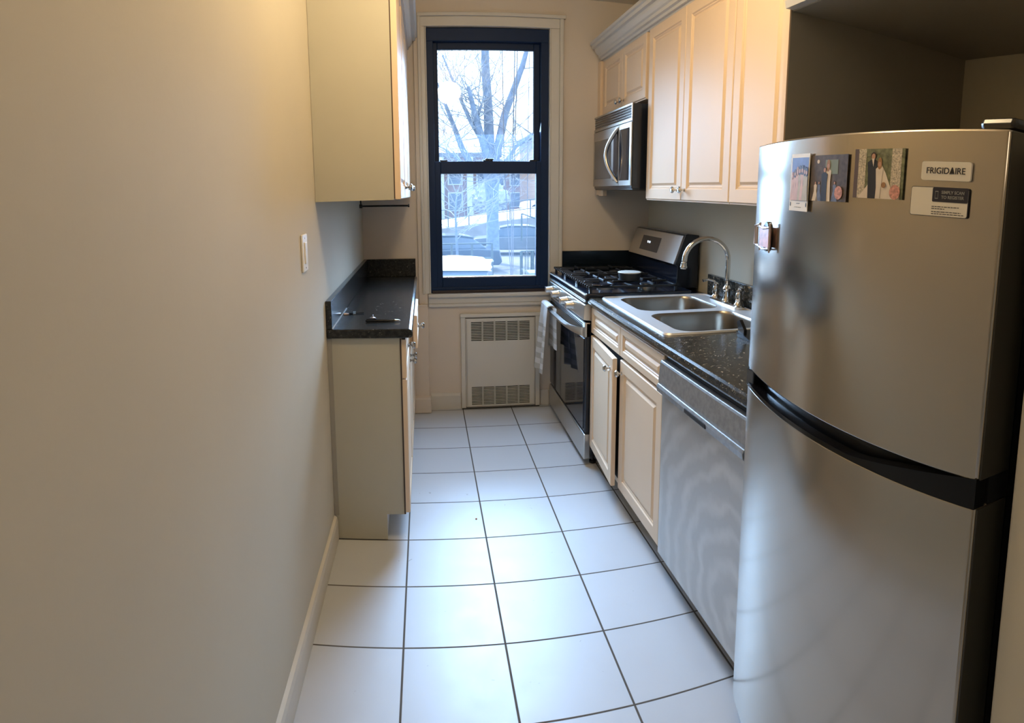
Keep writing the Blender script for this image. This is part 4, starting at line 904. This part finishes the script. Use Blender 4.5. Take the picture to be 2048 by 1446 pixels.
def car(label, loc, rz, paint, L_=4.3, W_=1.75, roof=None):
    t = thing('parked_car', label, 'car', loc)
    lx, ly, lz = loc
    def pf(sc, o): return [(lx + (p[0] - 0.5) * L_ * sc, lz + p[1]) for p in o]
    body = [(0.0, 0.35), (0.02, 0.75), (0.10, 0.86), (0.27, 0.92), (0.80, 0.95), (0.98, 0.88), (1.0, 0.40), (0.97, 0.28), (0.03, 0.28)]
    cabn = [(0.24, 0.90), (0.36, 1.36), (0.46, 1.43), (0.66, 1.42), (0.76, 1.34), (0.88, 0.93)]
    b = obj('body', prism(bmn(), pf(1, body), 'Y', ly - W_ / 2, ly + W_ / 2), paint, t, bevel=0.05, smooth=True)
    c = obj('greenhouse', prism(bmn(), pf(1, cabn), 'Y', ly - W_ / 2 + 0.14, ly + W_ / 2 - 0.14), X_win, t, bevel=0.05, smooth=True)
    rf = [(0.36, 1.37), (0.46, 1.44), (0.66, 1.43), (0.76, 1.36), (0.75, 1.40), (0.66, 1.50), (0.46, 1.51), (0.37, 1.41)]
    obj('roof', prism(bmn(), pf(1, [(0.345, 1.35), (0.46, 1.435), (0.66, 1.425), (0.775, 1.335), (0.76, 1.40), (0.66, 1.475), (0.46, 1.485), (0.35, 1.40)]), 'Y', ly - W_ / 2 + 0.10, ly + W_ / 2 - 0.10), roof or paint, t, bevel=0.02, smooth=True)
    if roof:
        sn = bmn(); rd = random.Random(5); G = []
        for i in range(19):
            row = []
            for j in range(11):
                u, v_ = i / 18, j / 10; e_ = max(0.0, 1 - abs(2 * v_ - 1) ** 4) * max(0.0, 1 - abs(2 * u - 1) ** 6)
                sx_ = lx + (-0.14 + 0.42 * u) * L_; sy_ = ly + (v_ - 0.5) * (W_ - 0.1) * (0.92 + 0.08 * math.sin(5 * u + 1)) + 0.05 * math.sin(9 * u)
                row.append(sn.verts.new((sx_, sy_, lz + 1.39 + 0.13 * e_ ** 0.5 + 0.03 * math.sin(7 * u + 3 * v_) * e_ + rd.uniform(-0.012, 0.012) - (0.05 if e_ == 0 else 0))))
            G.append(row)
        for i in range(18):
            for j in range(10): sn.faces.new((G[i][j], G[i + 1][j], G[i + 1][j + 1], G[i][j + 1]))
        obj('snow_cover', sn, roof, t, smooth='all')
    for wx in (0.2, 0.8):
        for s in (-1, 1):
            wh = obj('wheel', lathe(bmn(), (lx + (wx - 0.5) * L_, ly + s * (W_ / 2 - 0.08), lz + 0.32), [(0.32, -0.1), (0.33, 0.0), (0.32, 0.1)], 'Y', 20), X_tyre, t, smooth=True)
            obj('hub', lathe(bmn(), (lx + (wx - 0.5) * L_, ly + s * (W_ / 2 - 0.08), lz + 0.32), [(0.18, -0.11), (0.18, 0.11)], 'Y', 14), X_white, wh)
    t.rotation_euler.z = rz
    return t
car('blue grey car with snow white roof, nearest the window', (0.72, 9.9, GZ), 1.42, X_car3, roof=X_car1)
car('dark blue car parked behind the yard railing, left of the trunk', (0.6, 19.6, GZ), 0.10, X_car2)
car('grey car parked behind the trunk', (4.2, 26.0, GZ), -0.12, X_car3)
car('white car parked behind the raised walk at the right', (9.0, 41.5, 0.0), 0.05, X_car1)
bn = thing('storage_bin', 'low blue grey bin with a flat lid below the white car', 'bin', (1.6, 6.4, GZ))
obj('bin_body', boxm(1.15, 1.9, 6.1, 6.9, GZ, GZ + 0.95, 0.03), X_dump, bn); obj('lid', boxm(1.10, 1.95, 6.05, 6.95, GZ + 0.95, GZ + 1.02, 0.02), X_dump, bn)
bn = thing('storage_bin', 'tall grey bin to the right of the white car', 'bin', (3.0, 12.2, GZ))
obj('bin_body', boxm(2.7, 3.3, 11.9, 12.5, GZ, GZ + 0.85, 0.03), X_dump, bn); obj('lid', boxm(2.66, 3.34, 11.86, 12.54, GZ + 0.85, GZ + 0.92, 0.02), X_dump, bn)

# apartment houses
def building(label, x0, x1, y0, y1, h, wm, cols, rows, columns=0, base=GZ):
    t = thing('apartment_building', label, 'building', ((x0 + x1) / 2, (y0 + y1) / 2, base))
    obj('walls', boxm(x0, x1, y0, y1, base, base + h), wm, t)
    obj('roof', boxm(x0 - 0.3, x1 + 0.3, y0 - 0.3, y1 + 0.3, base + h, base + h + 0.4), X_roof, t)
    for r in range(rows):
        for c in range(cols):
            cx = x0 + (c + 0.5) * (x1 - x0) / cols; cz = base + 1.6 + r * (h - 1.6) / rows
            f = obj('window', boxm(cx - 0.62, cx + 0.62, y0 - 0.06, y0 + 0.02, cz - 0.1, cz + 1.6), X_white, t)
            obj('pane', boxm(cx - 0.5, cx + 0.5, y0 - 0.08, y0, cz, cz + 1.5), X_win, f)
    for k in range(columns):
        cx = x0 + (k + 1) * (x1 - x0) / (columns + 1); obj('column', boxm(cx - 0.25, cx + 0.25, y0 - 0.8, y0 - 0.3, base, base + h), X_white, t)
    return t
building('red brick building with white columns behind the tree', -8, 6.2, 50, 60, 6.3, X_brick, 6, 2, 5)
building('tan brick building at the right behind the railing', 8.9, 18, 47, 56, 7.8, X_brick2, 4, 2, 0)
building('low brick house between the two larger buildings', 5.2, 10.5, 64, 70, 6.4, X_brick, 3, 2, 0)

# big bare tree
tree = thing('bare_tree', 'large bare tree with thick forking trunk outside the window', 'tree', (2.80, 22.0, GZ))
BX, BY = 2.80, 22.0
trunk = [(BX - 0.02, BY, GZ, 0.34), (BX, BY, GZ + 0.5, 0.27), (BX + 0.0, BY, 0.6, 0.24), (BX - 0.02, BY, 1.7, 0.27), (BX - 0.02, BY, 2.3, 0.36), (BX - 0.02, BY, 2.7, 0.34)]
obj('trunk', tube(bmn(), [p[:3] for p in trunk], [p[3] for p in trunk], 14), X_bark, tree, smooth='all')
limbs = [
 [(0.0, 0, 2.4, .25), (-0.10, .1, 3.6, .22), (-0.12, .2, 5.2, .18), (-0.22, .3, 7.0, .17), (-0.15, .5, 10.0, .08)],
 [(0.05, 0, 2.6, .18), (0.25, -.2, 3.6, .17), (0.48, -.3, 4.8, .15), (1.15, -.5, 6.8, .11), (1.7, -.6, 9.0, .03)],
 [(-0.05, 0, 2.4, .18), (-0.35, -.3, 3.5, .15), (-0.70, -.4, 4.8, .12), (-0.95, -.5, 5.9, .07)],
 [(-0.35, -.2, 3.6, .10), (-0.85, -.2, 4.5, .08), (-1.3, -.2, 5.6, .06), (-1.9, -.3, 7.2, .03)],
 [(-0.1, .2, 2.1, .17), (-0.75, .3, 2.6, .14), (-1.15, .4, 3.4, .12), (-1.55, .5, 4.6, .09), (-2.1, .5, 6.2, .04)],
 [(-0.75, .3, 2.55, .08), (-1.3, .1, 2.9, .06), (-1.9, 0, 3.4, .04), (-2.5, 0, 3.7, .02)],
 [(0.1, 0, 2.3, .12), (0.6, .2, 2.9, .09), (1.0, .3, 3.5, .07), (1.6, .3, 4.0, .05), (2.4, .4, 4.3, .02)],
 [(0.1, .1, 1.9, .16), (0.35, .3, 2.1, .14), (0.75, .5, 2.5, .09), (1.3, .8, 2.9, .05)],
 [(-0.5, -.2, 4.0, .06), (-0.55, -.2, 4.9, .05), (-0.35, -.1, 5.4, .035), (-0.12, 0, 5.6, .02)],
]
rnd = random.Random(11)
twigs = bmn()
def grow(bm, p, d, r, depth):
    n = 4; pts = [p.copy()]; rs = [r]; q = p.copy()
    for i in range(n):
        d = (d + Vector((rnd.uniform(-.35, .35), rnd.uniform(-.35, .35), rnd.uniform(-.2, .3)))).normalized()
        q = q + d * (0.20 + 0.16 * depth); pts.append(q.copy()); rs.append(r * (1 - 0.75 * (i + 1) / n))
        if depth > 0 and rnd.random() < 0.75:
            grow(bm, q, (d + Vector((rnd.uniform(-1, 1), rnd.uniform(-1, 1), rnd.uniform(-.3, .7)))).normalized(), r * 0.55, depth - 1)
    tube(bm, pts, rs, 5, False)
for L in limbs:
    P = [Vector((BX + a, BY + b, c)) for a, b, c, r in L]
    obj('limb', tube(bmn(), P, [q[3] for q in L], 9), X_bark, tree, smooth='all')
    for i in range(1, len(P)):
        for _ in range(3):
            s = P[i - 1].lerp(P[i], rnd.random()); grow(twigs, s, Vector((rnd.uniform(-1, 1), rnd.uniform(-1, 1), rnd.uniform(-.2, .8))).normalized(), 0.026, 2)
o = obj('twigs', twigs, X_twig, tree); o['kind'] = 'stuff'
# small sapling in front
sp = thing('bare_sapling', 'small leafless sapling with thin drooping twigs left of the trunk', 'tree', (1.05, 15.0, GZ))
obj('stem', tube(bmn(), [(1.05, 15, GZ), (1.0, 15, 0.2), (0.98, 15, 0.9), (1.05, 15, 1.6)], [.045, .035, .028, .012], 8), X_bark, sp, smooth='all')
bm = bmn()
for k in range(18): grow(bm, Vector((1.0, 15, 0.0 + 0.09 * k)), Vector((rnd.uniform(-1, 1), rnd.uniform(-.5, .5), rnd.uniform(0.0, .9))).normalized(), 0.014, 2)
o = obj('twigs', bm, X_twig, sp); o['kind'] = 'stuff'
# hanging service cables just outside
for i, (xa, xm, xb) in enumerate(((0.625, 0.638, 0.700), (0.722, 0.700, 0.682), (0.744, 0.716, 0.694), (0.815, 0.80, 0.79))):
    nm = ['leftmost thin cable hanging outside the upper window', 'second hanging cable outside, crossing its left neighbour low down', 'third hanging cable outside, close to the second one', 'cable hanging outside nearest the right window jamb'][i]
    cy_ = 0.55 + (0.0, 0.03, 0.05, 0.0)[i]
    t = thing('hanging_cable', nm, 'cable', (xb, cy_, 0.5), 'cables hanging outside the window')
    obj('sheath', tube(bmn(), [(xa, cy_, 2.75), (xm, cy_, 1.7), (xb, cy_, 0.45)], (0.003, 0.004, 0.0035, 0.0022)[i], 6), X_cable, t, smooth='all')
# back-of-lot bushes under the buildings
for k, (x, y, r, lb_) in enumerate(((-1.5, 44, 1.3, 'hazy bush at the far left behind the railing'), (4.8, 43, 1.3, 'hazy round bush in front of the low brick house'), (10.5, 44.2, 1.2, 'hazy bush in front of the tan brick building'))):
    bm = bmn(); bmesh.ops.create_icosphere(bm, subdivisions=4, radius=r)
    rd = random.Random(k)
    for v in bm.verts: v.co *= 1 + rd.uniform(-0.14, 0.14)
    bmesh.ops.translate(bm, vec=(x, y, GZ + 1.6 + r * 0.8), verts=bm.verts[:])
    t = thing('bush', lb_, 'bush', (x, y, GZ)); obj('foliage', bm, X_twig, t); obj('stem', tube(bmn(), [(x, y, GZ), (x, y, GZ + 2.2)], 0.08, 8), X_bark, t)

# ------------------------------------------------------------------ light
w = bpy.data.worlds.new('sky'); SC.world = w; w.use_nodes = True; nt = w.node_tree; bg = nt.nodes['Background']
tc = nt.nodes.new('ShaderNodeTexCoord'); sx = nt.nodes.new('ShaderNodeSeparateXYZ'); cr = nt.nodes.new('ShaderNodeValToRGB')
e = cr.color_ramp.elements; e[0].position = 0.0; e[0].color = (0.74, 0.88, 1.0, 1); e[1].position = 0.5; e[1].color = (0.62, 0.80, 1.0, 1)
nt.links.new(tc.outputs['Generated'], sx.inputs[0]); nt.links.new(sx.outputs['Z'], cr.inputs[0]); nt.links.new(cr.outputs[0], bg.inputs['Color'])
bg.inputs['Strength'].default_value = 4.0
def light(name, kind, loc, rot, power, col, size=0.3, sy=None):
    l = bpy.data.lights.new(name, kind); l.energy = power; l.color = col
    if kind == 'AREA':
        l.size = size
        if sy: l.shape = 'RECTANGLE'; l.size_y = sy
    elif kind == 'POINT': l.shadow_soft_size = size
    elif kind == 'SUN': l.angle = math.radians(size)
    o = bpy.data.objects.new(name, l); COL.objects.link(o); o.location = loc; o.rotation_euler = rot
    return o
light('sun', 'SUN', (0, 20, 20), (math.radians(-28), math.radians(-18), 0), 8.0, (1.0, 0.97, 0.92), 1.0)
light('ceiling_lamp', 'POINT', (0.35, -2.25, 2.52), (0, 0, 0), 33, (1.0, 0.77, 0.46), 0.11)
light('rear_fill', 'AREA', (0.15, -4.9, 2.3), (math.radians(40), 0, 0), 3.6, (1.0, 0.80, 0.58), 0.7, 0.5)  # warm fill added behind the camera to lift the room
# area lamp added just outside the window, aimed down to boost sky light
sl = light('window_skylight', 'AREA', (0.48, 0.30, 1.66), (math.radians(-48), 0, 0), 62, (0.42, 0.66, 1.0), 0.66, 1.6)
sl.data.spread = math.radians(100)

# ------------------------------------------------------------------ camera (cylindrical phone panorama)
f, pitch, yaw, roll, cu_, cv_, CX, CY, CZ, fr_ = 1296.02337, 0.12971, 0.13363, -0.00294, 1023.82815, 540.99624, 0.09199, -3.89074, 1.4683, 0.91307
def back(v):
    x3, y2, z3 = v
    c, s = math.cos(roll), math.sin(roll); x = c * x3 - s * z3; z2 = s * x3 + c * z3
    c, s = math.cos(pitch), math.sin(pitch); y = c * y2 + s * z2; z = -s * y2 + c * z2
    c, s = math.cos(yaw), math.sin(yaw); return Vector((c * x + s * y, -s * x + c * y, z))
R, F, U = back((1, 0, 0)), back((0, 1, 0)), back((0, 0, 1))
cam = bpy.data.cameras.new('camera'); co = bpy.data.objects.new('camera', cam); COL.objects.link(co)
co.matrix_world = Matrix.Translation((CX, CY, CZ)) @ Matrix((R, U, -F)).transposed().to_4x4()
cam.type = 'PANO'; cam.panorama_type = 'CENTRAL_CYLINDRICAL'
cam.central_cylindrical_range_u_min = -cu_ / f; cam.central_cylindrical_range_u_max = (2048 - cu_) / f
cam.central_cylindrical_range_v_min = -(1446 - cv_) / (f * fr_); cam.central_cylindrical_range_v_max = cv_ / (f * fr_)
cam.central_cylindrical_radius = 1.0
cam.clip_start = 0.01; cam.clip_end = 500
SC.camera = co
